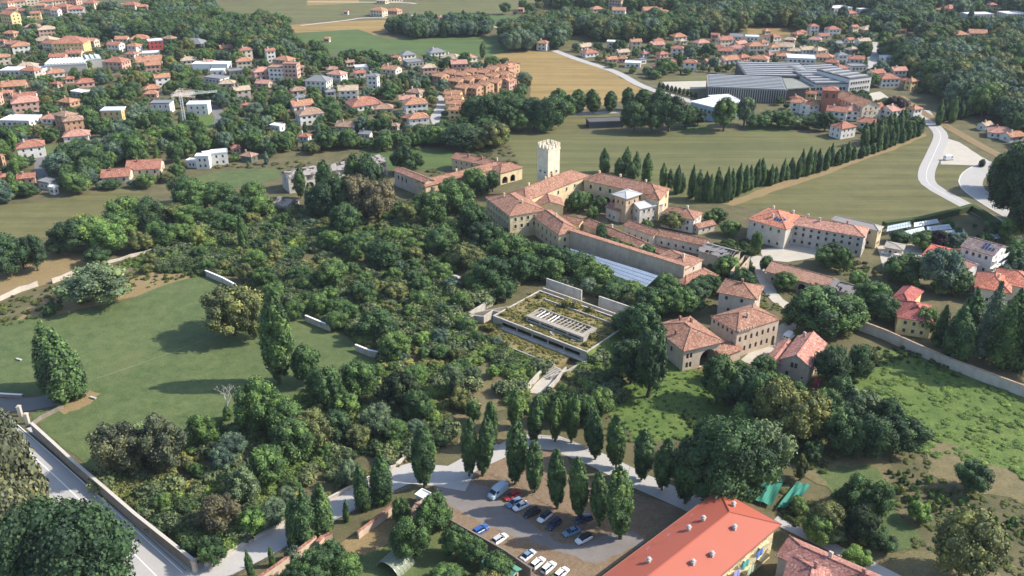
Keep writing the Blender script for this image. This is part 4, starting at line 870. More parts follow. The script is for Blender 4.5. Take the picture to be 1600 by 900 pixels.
# halls of the dark factory
def hall(A,B,dpt,eave,label,wall,roofc,ribs=0,fins=0,fac=None,name='factory_hall',saw=0):
    a=P(*A,eave); r=root_at(name,(a.x,a.y),label,'factory'); _,ang,L=rect(A,B,eave)
    ro,loc,Rm,tz=block(r,A,B,dpt,eave,0,roof='flat',wallmat=wall,roofmat=roofc,fac=fac(L) if fac else {})
    m=MB()
    for i in range(ribs):
        y=(i+.5)*dpt/ribs; m.box((L/2,y,eave+.6),(L-2,dpt/ribs*.45,.5))
    if ribs: new('rooflight_strips',m.mesh('rooflight_strips',M_flat('hall strip '+label[:4],(.30,.30,.31),.6,.3,.3)),r,loc,ang)
    if fins:
        fm=MB(); fm.box((0,-.25,eave*.5),(.5,.5,eave)); fme=fm.mesh('fin',METAL)
        for i in range(fins): new('fin',fme,r,loc+Rm@Vector(((i+.5)*L/fins,0,0)),ang)
    if saw:
        sm=MB()
        for i in range(saw):
            x0=i*L/saw; x1=(i+.9)*L/saw; sm.face([(x0,0.5,eave+.36),(x1,.5,eave+.36),(x0,.5,eave+1.6)]); sm.face([(x1,.5,eave+.36),(x1,dpt-.5,eave+.36),(x0,dpt-.5,eave+1.6),(x0,.5,eave+1.6)]); sm.face([(x0,.5,eave+.36),(x0,.5,eave+1.6),(x0,dpt-.5,eave+1.6),(x0,dpt-.5,eave+.36)]); sm.face([(x1,dpt-.5,eave+.36),(x0,dpt-.5,eave+.36),(x0,dpt-.5,eave+1.6)])
        new('sawtooth_roof',sm.mesh('sawtooth_roof',M_flat('saw glass',(.5,.54,.52),.4,.2,.3)),r,loc,ang)
    return r
DK=M_flat('dark cladding',(.07,.07,.075),.6,.3,.3); DKR=M_flat('dark gravel roof',(.10,.10,.105),.9,.3,.15)
hall((1165,119),(1272,121),45,8,'rear dark factory hall with long black roof','f' and DK,DKR,ribs=7)
hall((1106,137),(1230,142),38,8,'front dark factory hall with vertical fins and speckled roof',DK,M_flat('speckled roof',(.24,.25,.22),.9,.5,.5),ribs=9,fins=34)
hall((1230,140),(1274,137),30,7,'low black loading bay right of the finned factory hall',M_flat('black bay',(.04,.04,.045),.6,.2),MC['speckled roof'])
hall((1274,132),(1325,131),38,9,'grey factory office with a row of upper windows',M_flat('grey cladding',(.40,.40,.41),.7,.15,.3),DKR,ribs=5,fac=lambda L:{'F':grid(L,9,[(5.2,1.8),(1.5,1.8)],1.8)})
hall((1328,124),(1362,120),30,12,'tall grey factory office wing, right end of the complex',M_flat('light grey cladding',(.52,.51,.5),.7,.1,.3),DKR,ribs=4,fac=lambda L:{'F':grid(L,8,[(8.4,1.6),(4.8,1.6),(1.2,1.6)],1.4),'R':grid(30,6,[(8.4,1.6),(4.8,1.6)],1.6)})
hall((1255,117),(1330,113),26,8,'flat grey rear factory building behind the office',MC['grey cladding'],DKR,ribs=4)
hall((1080,160),(1120,170),26,8,'blue-white modern hall with white roof by poplars',M_flat('pale blue glass wall',(.32,.45,.55),.4,.2,.3),WHITE,fac=lambda L:{'F':grid(L,6,[(4,2)],2.)})
hall((1125,160),(1157,158),16,7,'small white-roofed annex right of blue-white hall',WHITE,WHITE)
hall((70,103),(135,100),22,5,'glass-roofed grey hall with sawtooth bays, upper left',M_flat('hall grey',(.42,.40,.38),.8,.2,.4),M_flat('hall roof',(.55,.55,.52),.7,.15,.3),saw=13)
hall((135,94),(158,92),16,6,'vaulted grey annex at the right end of glass-roofed hall',MC['hall grey'],MC['hall roof'],saw=3)
hall((300,101),(328,101),10,4,'left white-roofed long shed among upper left trees',WHITE,WHITE)
hall((329,101),(355,101),10,4,'right white-roofed long shed among upper left trees',WHITE,WHITE)
pv=hall((921,192),(974,190),9,3.4,'dark sports pavilion with white roof edge beyond the field',DK,MC['dark gravel roof'],name='pavilion')
# church
ch=far_house(1322,182,36,3,'c','o','gable',R(-72),name='church',label='cream church with orange roof and tall plain facade',cat='church',L=26,dr=.45,big=True)
far_house(1296,178,18,2,'c','o','hip',R(18),label='small orange-roofed wing left of the church',name='church_annex',cat='church')
far_house(1348,180,18,2,'c','o','hip',R(18),label='small orange-roofed wing right of the church',name='church_annex',cat='church')
p=P(1289,178); bt=root_at('bell_tower',(p.x,p.y),'square red brick bell tower at left of the church','tower')
BRK=M_flat('red brick',(.30,.13,.09),.9,.25,1.)
wing(bt,(p.x-4,p.y-3,0),R(-14),8.5,8.5,15,1.6,wallmat=BRK,tile=TL['r'][0],fac={'F':[(1.5,3,10.5,13,True),(5.4,6.9,10.5,13,True)],'R':[(1.5,3,10.5,13,True),(5.4,6.9,10.5,13,True)]},frames=False)
# tower crane
p=P(290,199); hh=hgt(290,199,149); cr=root_at('tower_crane',(p.x,p.y),'slim pale tower crane standing over the building site','crane')
m=MB()
for sx in (-.6,.6):
    for sy in (-.6,.6): m.tube((sx,sy,0),(sx,sy,hh),.08,.08,4)
for k in range(int(hh/1.5)):
    z0=k*1.5; m.tube((-.6,-.6,z0),(.6,-.6,z0+1.5),.07,.07,3); m.tube((.6,-.6,z0),(.6,.6,z0+1.5),.07,.07,3); m.tube((-.6,.6,z0),(-.6,-.6,z0+1.5),.07,.07,3)
new('mast',m.mesh('mast',WHITE),cr)
m=MB(); d=Vector((math.cos(.45),math.sin(.45),0)); e=d*20; n_=Vector((-d.y,d.x,0))*.5; up=Vector((0,0,hh))
for o_ in (n_,-n_): m.tube(up-d*5+o_,up+e+o_,.07,.07,4)
m.tube(up-d*5+Vector((0,0,1)),up+e+Vector((0,0,.8)),.07,.07,4)
for k in range(25): q=up-d*5+d*k; m.tube(q+n_,q+Vector((0,0,1)),.06,.06,3); m.tube(q+d+Vector((0,0,1)),q-n_,.06,.06,3)
m.tube(up,up+Vector((0,0,4)),.2,.1,4); m.tube(up+Vector((0,0,4)),up+d*14+Vector((0,0,.9)),.05,.05,3); m.tube(up+Vector((0,0,4)),up-d*5+Vector((0,0,1)),.05,.05,3)
new('jib',m.mesh('jib',WHITE),cr)
m=MB(); b_=up-d*4.2-Vector((0,0,.8)); m.box(b_,(1.6,1.2,1.6),ang=.45); new('counterweight',m.mesh('counterweight',CONC),cr)
# solar-roofed pieces and right-hand houses
r,(ro,loc,Rm,tz)=simple('brown_roofed_house','white three-storey house with dark brown solar roof and balconies','house',(1503,385),(1552,399),12,8,2,4,wall=(.72,.71,.68),tile=(.20,.13,.12),roof='gable')
for i,(x,y) in enumerate([(0,0),(1,0),(2,0),(3,0),(0,1),(1,1)]): solar(r,loc,Rm,6.+x*1.15,1.6+y*1.9,1,1,tz,rect((1503,385),(1552,399),8)[1])
bb=MB(); bb.box((0,.8,0),(5,1.6,.2)); bb.box((0,1.55,.6),(5,.12,1.1)); bbm=bb.mesh('balcony',WHITE)
_,ang,L=rect((1503,385),(1552,399),8)
for zb in (2.6,5.4):
    for y in (3,9): new('balcony',bbm,r,loc+Rm@Vector((L+.003,y,zb)),ang-math.pi/2)
simple('flat_red_house','house with flat bright red roof behind the big dark conifer','house',(1443,398),(1486,408),12,5,.8,3,wall=WL['w'][0],tile=(.50,.12,.08),roof='hip')
simple('ribbed_shed','grey ribbed-roof shed beside the gravel yard','shed',(1388,408),(1440,422),9,4,1,3,wall=WL['w'][0],roofmat=M_flat('ribbed grey sheet',(.42,.38,.33),.7,.25,.8),roof='gable')
simple('small_white_house','small white house with pink roof in front of the brown roof','house',(1489,410),(1514,419),6,4.5,1,2,wall=WL['w'][0],tile=TL['p'][0],roof='gable')
simple('open_store','low flat brown store roof behind parked white car','shed',(1383,386),(1410,391),6,3,.4,2,roofmat=M_flat('dull store roof',(.33,.29,.25),.8,.2))
r,_=simple('terracotta_villa','broad many-hipped terracotta roof at the right edge','house',(1525,448),(1578,458),14,5.5,2.6,4,wall=WL['c'][0],tile=(.44,.14,.09),chim=[(6,6)])
block(r,(1560,442),(1622,452),13,5.8,2.6,wall=WL['c'][0],tile=(.44,.14,.09))
# allotment glasshouses
SHG=M_flat('pale greenhouse film',(.40,.48,.52),.35,.2,.4)
for k,(c,lb) in enumerate([((1385,362,1424,354,1387,353,1422,346),'far left greenhouse strip beside the clipped hedge'),((1428,355,1468,348,1428,348,1464,342),'far right greenhouse strip beside the clipped hedge'),((1412,369,1446,361,1412,361,1443,354),'middle left greenhouse strip in the allotment'),((1449,361,1488,358,1448,354,1483,350),'middle right greenhouse strip in the allotment'),((1475,369,1509,365,1473,361,1505,357),'nearest greenhouse strip with pale film cover'),((1548,374,1582,370,1545,366,1576,362),'greenhouse strip behind the brown-roofed house'),((1575,385,1606,380,1572,375,1602,371),'greenhouse strip at the right edge above teal nets')]):
    glasshouse('greenhouse',lb,c[0:2],c[2:4],c[4:6],c[6:8],1.8,3.0,9,2,SHG)
TEAL=M_flat('teal netting',(.04,.20,.15),.8,.25,1.5)
def net(label,px,h,n=5):
    """green shade net slung on poles"""
    p=[P(x,y,h) for x,y in px]; r=root_at('shade_net',(p[0].x,p[0].y),label,'net'); o0=r.location; m=MB(); N=10
    for i in range(N):
        for j in range(N):
            def pt(u,v):
                q=p[0].lerp(p[1],u).lerp(p[3].lerp(p[2],u),v); return q-o0+Vector((0,0,.15*math.sin(u*13+v*5)-.5*math.sin(math.pi*(u*2%1))*math.sin(math.pi*v)))
            m.face([pt(i/N,j/N),pt((i+1)/N,j/N),pt((i+1)/N,(j+1)/N),pt(i/N,(j+1)/N)])
    new('netting',m.mesh('netting',TEAL,smooth=True),r)
    pm=MB(); pm.tube((0,0,0),(0,0,h),.05,.05,5); pme=pm.mesh('pole',METAL)
    for u in (0,.5,1):
        for v in (0,.5,1): q=p[0].lerp(p[1],u).lerp(p[3].lerp(p[2],u),v)-o0; new('pole',pme,r,(q.x,q.y,0))
net('left teal shade net in the kitchen garden by the big tree',[(1172,778),(1206,790),(1226,748),(1186,744)],1.0)
net('right bright teal shade net in the kitchen garden',[(1214,793),(1240,792),(1267,757),(1244,753)],1.0)
net('teal net over the allotment at the right edge',[(1570,412),(1620,420),(1620,392),(1582,387)],2.4)
# gazebo-like dome, shed, hut, benches, table things
p=P(618,884); dm=root_at('polytunnel',(p.x,p.y),'pale arched polytunnel frame with grass inside on garden lawn','greenhouse')
m=MB()
for k in range(6):
    y=-2.6+k*1.05; pts=[Vector((3.2*math.cos(math.pi*i/10),y,2.6*math.sin(math.pi*i/10))) for i in range(11)]
    for a_,b_ in zip(pts[:-1],pts[1:]): m.tube(a_,b_,.05,.05,4)
new('hoops',m.mesh('hoops',METAL),dm,(0,0,0),R(-35))
m=MB()
for i in range(10):
    a_,b_=[Vector((3.15*math.cos(math.pi*t/10),0,2.55*math.sin(math.pi*t/10))) for t in (i,i+1)]
    m.face([(a_.x,-2.6,a_.z),(b_.x,-2.6,b_.z),(b_.x,2.6,b_.z),(a_.x,2.6,a_.z)])
new('cover',m.mesh('cover',M_flat('mossy film',(.22,.25,.17),.7,.35,1.)),dm,(0,0,0),R(-35))
simple('garden_shed','garden shed with teal sheet roof below the car park','shed',(757,877),(797,901),2.8,2.6,.6,1,roof='gable',wall=(.3,.27,.2),roofmat=M_flat('teal sheet',(.10,.26,.19),.6,.15,1.),fac={'R':[(1.2,2.2,.1,2,False)]})
simple('garden_store','dark low tiled store among ivy right of the lane cypresses','shed',(640,806),(672,818),6,3,1,2,roof='gable',wall=(.55,.42,.32),tile=(.30,.17,.13))
simple('white_hut','small white kiosk at the car park mouth','hut',(650,775),(662,781),2.2,2.2,.3,1,roof='flat',wall=(.6,.58,.54),roofmat=WHITE)
for (x,y,rz),lb in (((30,563,-25),'pale stone bench on the lawn left of the cypress pair'),((146,623,-25),'pale stone bench right of the cypress pair')):
    p=P(x,y); r=root_at('bench',(p.x,p.y),lb,'bench'); m=MB(); m.box((0,0,.46),(2.2,.6,.14)); new('seat',m.mesh('seat',WHW),r,(0,0,0),R(rz))
    lm=MB(); lm.box((0,0,.195),(.3,.5,.39)); lme=lm.mesh('leg',WHW)
    for s_ in (-.7,.7): new('leg',lme,r,Vector((s_*math.cos(R(rz)),s_*math.sin(R(rz)),0)),R(rz))
# ------------------------------------------------------------------ cars
CARM={}; VW=[]
TYRE=M_flat('tyre',(.02,.02,.02),.9,.2); CGL=M_flat('car glass',(.015,.02,.03),.08,.1); LAMP=M_flat('lamp glass',(.6,.6,.58),.2,.05); TAIL=M_flat('tail glass',(.35,.02,.02),.3,.1)
def loft(secs,mi=0):
    m=MB(); n=len(secs[0])
    for s_ in secs: m.v+= [tuple(p) for p in s_]; m.t+=[1.]*n
    for i in range(len(secs)-1):
        for j in range(n):
            k=(j+1)%n; m.f.append((i*n+j,(i+1)*n+j,(i+1)*n+k,i*n+k)); m.m.append(mi)
    m.f.append(tuple(range(n))); m.f.append(tuple((len(secs)-1)*n+j for j in reversed(range(n)))); m.m+=[mi,mi]; return m
def car_parts(kind):
    if kind in CARM: return CARM[kind]
    if kind=='van': prof=[(-2.7,.5,1.0,.9),(-2.62,.35,2.45,.98),(-1,.3,2.55,1.0),(.9,.3,2.5,1.0),(1.35,.3,2.2,.96),(2.0,.3,1.35,.98),(2.55,.35,1.15,.93),(2.72,.45,.8,.85)]; gl=[(1.30,1.45,2.2,.98,.9),(2.08,1.28,1.28,.99,.93)]; L=2.7; wx=(1.75,-1.75); cabin=None
    else:
        st=1.02 if kind=='hatch' else .98
        prof=[(-2.05,.45,.75,.72),(-1.98,.3,.95,.82),(-1.3,.25,st,.87),(0,.22,.96,.88),(1.,.24,.92,.87),(1.75,.28,.78,.82),(2.05,.36,.66,.7),(2.12,.45,.6,.6)]; L=2.05; wx=(1.3,-1.3)
        cabin={'hatch':[(-1.95,.9,.95,.74),(-1.65,.9,1.42,.62),(-.4,.9,1.5,.62),(.25,.9,1.45,.62),(1.05,.88,.92,.74)],'sedan':[(-1.5,.9,.97,.74),(-.85,.9,1.36,.6),(-.2,.9,1.43,.6),(.3,.9,1.4,.6),(1.1,.88,.92,.74)]}[kind]
    def sec(x,z0,z1,hw,r=.12): return [(x,-hw+r,z0),(x,hw-r,z0),(x,hw,z0+r),(x,hw,z1-r),(x,hw-r*1.3,z1),(x,-hw+r*1.3,z1),(x,-hw,z1-r),(x,-hw,z0+r)]
    body=loft([sec(*p) for p in prof]); out={'body':body}
    g=MB(); rf=MB()
    if cabin:
        sc_=[[(x,-hw-.06,z0),(x,hw+.06,z0),(x,hw*(1-(.12 if z1>1.1 else 0)),z1),(x,-hw*(1-(.12 if z1>1.1 else 0)),z1)] for x,z0,z1,hw in cabin]
        g=loft(sc_)
        for i in range(1,len(cabin)-2):
            a_,b_=cabin[i],cabin[i+1]; rf.prism([(a_[0],-a_[3]*.86),(b_[0],-b_[3]*.86),(b_[0],b_[3]*.86),(a_[0],a_[3]*.86)],min(a_[2],b_[2])-.02,max(a_[2],b_[2])+.04)
        for x0,z0,x1,z1 in ((cabin[0][0]+.05,.95,cabin[1][0],cabin[1][2]),(cabin[-1][0]-.05,.95,cabin[-2][0],cabin[-2][2]),(-.35,.93,-.4,1.42)):
            for s_ in (-1,1): rf.tube((x0,s_*.8 if z0>.94 else s_*.8,z0),(x1,s_*.55,z1),.045,.045,4)
    else:
        g.face([(1.36,-.82,2.12),(1.36,.82,2.12),(2.0,.88,1.42),(2.0,-.88,1.42)][::-1]); 
        for i_ in range(len(g.v)): g.v[i_]=(g.v[i_][0]+.05,g.v[i_][1],g.v[i_][2]+.04)
        sw=MB(); sw.box((0,0,0),(.9,.06,.55)); rw=MB(); rw.box((0,0,0),(.05,.6,.5)); VW.extend([(sw.mesh('side_window',CGL),(1.05,s_*.99,1.75)) for s_ in (-1,1)]+[(rw.mesh('rear_window',CGL),(-2.64,s_*.45,1.8)) for s_ in (-1,1)])
        rf.box((-.6,0,2.58),(3.2,1.5,.04))
    wm_=MB(); wm_.tube((0,-.12,0),(0,.12,0),.33,.33,12); n0=len(wm_.f); wm_.f.append(tuple(reversed(range(12)))); wm_.m.append(0)
    rm_=MB(); rm_.tube((0,-.13,0),(0,.13,0),.19,.19,8); rm_.f.append(tuple(reversed(range(8)))); rm_.m.append(0)
    hl=MB(); hl.box((L-.02 if kind=='van' else 1.95,0,.62 if kind!='van' else .9),(.14,.34,.14)); tl=MB(); tl.box((-L+.02,0,.75 if kind!='van' else 1.1),(.12,.22,.3))
    mi_=MB(); mi_.box((.75 if kind!='van' else 1.5,0,.98 if kind!='van' else 1.5),(.14,.2,.14)); pl=MB(); pl.box((L*1.02 if kind!='van' else 2.73,0,.45),(.03,.5,.11))
    CARM[kind]=dict(body=body,glass=g.mesh('glass',CGL),rf=rf,wheel=wm_.mesh('wheel',TYRE),rim=rm_.mesh('rim',METAL),hl=hl.mesh('headlight',LAMP),tl=tl.mesh('tail_light',TAIL),mirror=mi_,pl=pl.mesh('number_plate',WHITE),wx=wx,hw=.82 if kind!='van' else .93)
    return CARM[kind]
CARC={'white':(.72,.72,.72),'blue':(.03,.10,.33),'silver':(.45,.46,.48),'black':(.03,.03,.035),'navy':(.03,.045,.09),'light blue':(.15,.24,.36),'red':(.4,.04,.04),'pale blue':(.42,.52,.60)}
BM={}
def car(x,y,deg,kind,colr,label,roofc=None,group='cars in the car park'):
    p=P(x,y); c=car_parts(kind); k=(kind,colr,roofc)
    if k not in BM:
        cm=M_flat('car paint '+colr,CARC[colr],.28,.05,.5); rm_=M_flat('car paint '+(roofc or colr),CARC[roofc or colr],.28,.05,.5)
        BM[k]=(c['body'].mesh('body',cm,smooth=False),c['rf'].mesh('roof',rm_),c['mirror'].mesh('mirror',cm))
    bo,rf,mi=BM[k]; r=new('parked_car' if kind!='van' else 'parked_van',None,None,(p.x,p.y,.02),R(deg)); tag(r,label,'van' if kind=='van' else 'car',group)
    if kind=='van':
        for me_,lc in VW: new(me_.name.split('.')[0],me_,r,lc)
    new('body',bo,r); new('glass' if kind!='van' else 'windscreen',c['glass'],r); new('roof',rf,r); new('number_plate',c['pl'],r)
    for wx_ in c['wx']:
        for s_ in (-1,1): wo_=new('wheel',c['wheel'],r,(wx_,s_*(c['hw']-.1),.33)); new('rim',c['rim'],wo_)
    for s_ in (-1,1): new('headlight',c['hl'],r,(0,s_*.55,0)); new('tail_light',c['tl'],r,(0,s_*.62,0)); new('mirror',mi,r,(0,s_*.92,0))
    return r
car(778,773,228,'van','pale blue','pale blue and white van, largest vehicle, front of tree row')
for x,y,d,k,c_,lb,rc in [
 (751,831,42,'hatch','blue','bright blue car parked by the garden wall',None),
 (781,845,45,'hatch','white','white car just right of the bright blue car','silver'),
 (825,871,48,'sedan','silver','silvery saloon at the left of the front row','light blue'),
 (840,883,50,'hatch','white','white hatchback second in the front row',None),
 (857,890,50,'hatch','white','white hatchback third in the front row with dark windscreen',None),
 (877,899,50,'hatch','white','white car cut by the bottom edge of the photo',None),
 (804,789,215,'hatch','light blue','light blue car half shaded right of the van',None),
 (814,794,215,'sedan','white','white saloon snug beside the light blue car',None),
 (800,778,215,'hatch','red','red car mostly hidden behind the van',None),
 (831,804,215,'hatch','black','black car in deep shade under the trees',None),
 (851,811,228,'hatch','white','white car with black roof between two dark cars','black'),
 (865,822,228,'hatch','navy','navy car in the shade right of the black-roofed white car',None),
 (893,834,210,'sedan','light blue','light blue saloon near the right tree group',None),
 (912,845,215,'hatch','white','white car with black roof, rightmost in the car park','black'),
 (912,814,200,'hatch','navy','dark blue car tucked under the columnar trees',None)]: car(x,y,d,k,c_,lb,rc)
car(1385,397,170,'hatch','white','small white car in the yard by the grey long house',group='cars in yards')
car(1180,540,230,'sedan','black','dark car parked against the stone villa',group='cars in yards')
car(1275,601,60,'hatch','red','red car beside the small gabled house',group='cars in yards')
car(1232,530,50,'van','white','white van parked behind the small gabled house',group='cars in yards')
car(1482,250,15,'van','white','white truck-like van alone on the gravel triangle',group='cars in yards')
# ------------------------------------------------------------------ trees
nr=np.random.RandomState(5)
ICO=None
def ico():
    global ICO
    if ICO is None:
        t=(1+5**.5)/2; v=[(-1,t,0),(1,t,0),(-1,-t,0),(1,-t,0),(0,-1,t),(0,1,t),(0,-1,-t),(0,1,-t),(t,0,-1),(t,0,1),(-t,0,-1),(-t,0,1)]
        f=[(0,11,5),(0,5,1),(0,1,7),(0,7,10),(0,10,11),(1,5,9),(5,11,4),(11,10,2),(10,7,6),(7,1,8),(3,9,4),(3,4,2),(3,2,6),(3,6,8),(3,8,9),(4,9,5),(2,4,11),(6,2,10),(8,6,7),(9,8,1)]
        v=np.array(v,float); v/=np.linalg.norm(v[0]); v=list(map(tuple,v)); F2=[];mid={}
        def md(a,b):
            k=(min(a,b),max(a,b))
            if k not in mid: q=(np.array(v[a])+v[b])/2; q/=np.linalg.norm(q); v.append(tuple(q)); mid[k]=len(v)-1
            return mid[k]
        for a,b,c in f: x,y,z_=md(a,b),md(b,c),md(c,a); F2+=[(a,x,z_),(b,y,x),(c,z_,y),(x,y,z_)]
        ICO=(np.array(v),np.array(F2))
    return ICO
def crown_mesh(name,clumps,nleaf,leaf,nom,up=0.,aspect=1.,core=.84,jit=.75):
    """clumps: rows of (x,y,z,rx,rz). leaf-sized quads over every clump, a lumpy solid core under them; normalised by nom=(r,h)"""
    C=np.array(clumps,float); V=[];Fs=[];T=[];base=0
    iv,jf=ico(); tones=np.clip(nr.normal(.5,.24,len(C)),.03,.98)
    for c,t in zip(C,tones):
        q=iv*np.array([c[3],c[3],c[4]])*core*nr.uniform(.86,1.1,(len(iv),1))+c[:3]
        V.append(q); Fs+= (jf+base).tolist(); T.append(np.full(len(iv),t*.8)); base+=len(iv)
    area=C[:,3]*C[:,4]; cnt=np.maximum(8,(nleaf*area/area.sum()).astype(int))
    ctr=np.array([0,0,C[:,2].mean()])
    for ci,(c,t,k) in enumerate(zip(C,tones,cnt)):
        d=nr.normal(size=(k*3,3)); d/=np.linalg.norm(d,axis=1)[:,None]
        p=d*np.array([c[3],c[3],c[4]])+c[:3]
        keep=np.ones(len(p),bool)
        for cj,o in enumerate(C):
            if cj==ci: continue
            keep&=((((p-o[:3])/np.array([o[3],o[3],o[4]]))**2).sum(1)>.78)
        p=p[keep][:k]; d=d[keep][:k]
        if not len(p): continue
        n=d+nr.normal(scale=jit,size=d.shape)*.8; n[:,2]+=.15; n/=np.linalg.norm(n,axis=1)[:,None]
        a=np.cross(n,nr.normal(size=n.shape)+np.array([0,0,up*3])); a/=np.linalg.norm(a,axis=1)[:,None]+1e-9; b=np.cross(n,a)
        s=leaf*nr.uniform(.6,1.35,(len(p),1)); p=p*1+d*nr.uniform(-.12,.26,(len(p),1))*c[3]
        bb=b*aspect
        q=np.stack([p-a*s-bb*s*.4,p+a*s*.35-bb*s,p+a*s+bb*s*.4,p-a*s*.35+bb*s],1).reshape(-1,3)
        V.append(q); idx=np.arange(len(p))*4+base; Fs+=np.stack([idx,idx+1,idx+2,idx+3],1).tolist(); base+=len(q)
        T.append(np.repeat(np.clip(t+nr.normal(0,.24,len(p)),0,1),4))
    V=np.concatenate(V); T=np.concatenate(T); V=V/np.array([nom[0],nom[0],nom[1]])
    me=bpy.data.meshes.new(name); me.from_pydata(V.tolist(),[],Fs); me.materials.append(LEAF)
    at=me.attributes.new('tone','FLOAT','POINT'); at.data.foreach_set('value',T.astype(np.float32)); me.update(); return me
def broad(seed,r=4.,h=10.,n=30,squash=1.,irr=.25):
    g=random.Random(seed); out=[(0,0,h*.52,r*.62,h*.30)]; lx=g.uniform(.85,1.15)
    for i in range(n):
        t=(i+.5)/n; ph=i*2.4+g.uniform(-.5,.5); cz=-0.75+1.7*t; rad=math.sqrt(max(0,1-min(1,abs(cz))**2))
        k=g.uniform(.62,.62+irr+.06); x=math.cos(ph)*rad*r*k*lx; y=math.sin(ph)*rad*r*k; zz=h*.55+cz*h*.36
        s=g.uniform(.22,.40)*r; out.append((x,y,max(zz,s*.6+h*.06),s,s*g.uniform(.8,1.15)*squash))
    return out
def colm(seed,prof,r,h,n,elong=2.2,sz=.42):
    g=random.Random(seed); out=[(0,0,h*.5,r*.55,h*.4)]
    for i in range(n):
        t=(i+.5)/n; w_=prof(t); ph=i*2.4+g.uniform(-.6,.6); s=r*sz*max(.35,w_)*g.uniform(.8,1.2)
        out.append((math.cos(ph)*r*w_*.62,math.sin(ph)*r*w_*.62,h*(.05+.93*t),s,s*elong))
    out.append((0,0,h*.97,r*.13,h*.045)); return out
PR={'cyp':lambda t:(min(1,(t/.12))**.5)*(1-max(0,(t-.3)/.7)**2.3)*1.0+.06,
    'col':lambda t:.28+.72*math.sin(math.pi*min(1,max(0,t*.92+.06)))**.8 if t<.93 else .3,
    'con':lambda t:(1-t)**.85*min(1,(t/.08+.3))+.06}
PROTO={}
def mk(kind):
    if kind=='broad': PROTO[kind]=[crown_mesh('crown',broad(s,n=nn,squash=q,irr=ir),5200,.17,(4,10)) for s,nn,q,ir in ((1,30,1,.25),(2,38,.9,.33),(3,24,1.1,.4),(4,34,1.,.28),(6,28,.8,.36),(9,44,1.,.3))]
    if kind=='big': PROTO[kind]=[crown_mesh('crown',broad(s,n=nn,squash=q,irr=.34)+[(math.cos(a_)*rr_,math.sin(a_)*rr_,zz,s2,s2*.8) for a_,rr_,zz,s2 in [(lambda a,c,s_:(a,4.0*math.sqrt(max(.1,1-c*c))*g.uniform(.8,1.),5.4+c*3.9,s_))(g.uniform(0,6.3),g.uniform(-.8,.98),g.uniform(.38,.7)) for _ in range(95)]],15000,.125,(4,10)) for s,nn,q,g in ((11,40,.9,random.Random(4)),(12,36,1.,random.Random(9)))]
    if kind=='bush': PROTO[kind]=[crown_mesh('crown',[(math.cos(a)*rr,math.sin(a)*rr,zz,s,s*.85) for a,rr,zz,s in [(g.uniform(0,6.3),g.uniform(.2,1.35),g.uniform(.5,1.6),g.uniform(.45,.85)) for _ in range(11)]]+[(0,0,.7,1.3,1.)],900,.14,(2,2.4)) for g in (random.Random(1),random.Random(2),random.Random(3),random.Random(5))]
    if kind=='cyp': PROTO[kind]=[crown_mesh('crown',colm(s,PR['cyp'],1.6,15,46,2.6,.5),3200,.13,(1.6,15),up=1,aspect=1.7,jit=.35) for s in (1,2,3)]
    if kind=='col': PROTO[kind]=[crown_mesh('crown',colm(s,PR['col'],2.2,15,60,1.7,.40),4600,.15,(2.2,15),up=.5,aspect=1.3,jit=.4) for s in (4,5,6,8)]
    if kind=='con': PROTO[kind]=[crown_mesh('crown',colm(s,PR['con'],3.6,15,60,.75,.36),4400,.15,(3.6,15),aspect=1.5) for s in (4,5,6)]
for k in ('broad','big','bush','cyp','col','con'): mk(k)
def trunk_mesh(limbs,r=.035,top=.62):
    m=MB(); g=random.Random(limbs+1); p=Vector((0,0,-.02)); rr=r; pts=[]
    for i in range(4):
        q=Vector((g.uniform(-.02,.02),g.uniform(-.02,.02),(i+1)*top/4)); m.tube(p,q,rr,rr*.72,6); p=q; rr*=.72; pts.append((q,rr))
    for i in range(limbs):
        b_,r0=pts[min(3,i%3+1)]; a_=i*2.4; e_=b_+Vector((math.cos(a_)*.16,math.sin(a_)*.16,.13+.04*(i%3))); m.tube(b_,e_,r0*.7,r0*.3,5); 
    return m.mesh('trunk',BARK)
TRUNK={'broad':trunk_mesh(7),'bush':trunk_mesh(3,.05,.3),'cyp':trunk_mesh(0,.02,.8),'col':trunk_mesh(4,.022,.7),'con':trunk_mesh(4,.02,.85)}
TINT={'dark green': (0.0396, 0.0732, 0.0336), 'deep green': (0.055, 0.0991, 0.0381), 'mid green': (0.0825, 0.1392, 0.0448), 'fresh green': (0.1155, 0.1947, 0.0538), 'olive green': (0.121, 0.1322, 0.0504), 'blue-grey': (0.0935, 0.1392, 0.0986), 'russet': (0.1375, 0.1156, 0.0694), 'yellow-green': (0.187, 0.2124, 0.0616), 'blackish purple': (0.0286, 0.0195, 0.027), 'blackish green': (0.03, 0.048, 0.022), 'grey-green': (0.1012, 0.1416, 0.0784), 'grey-olive': (0.0935, 0.1015, 0.0616)}
NAMES={'broad':('broadleaf_tree','tree','leafy tree'),'bush':('shrub','shrub','shrub'),'cyp':('cypress_tree','cypress','cypress'),'col':('columnar_tree','tree','columnar tree'),'con':('conifer_tree','conifer','conifer')}
ALL=[]
# things no tree may stand on: (pixel polygon)
def tree(kind,x,y,h,r,tint,label=None,lean=None,fixed=True):
    p=P(x,y); ALL.append(dict(kind=kind,p=p,px=(x,y),h=h,r=r,tint=tint,label=label,s=Q(p.x,p.y)[2]*math.sqrt(h*r),fixed=fixed))
def T(kind,x,yb,yt,wpx,tint,label=None):
    p=P(x,yb); h=hgt(x,yb,yt); tree(kind,x,yb,h,wpx/2/Q(p.x,p.y)[2],tint,label)
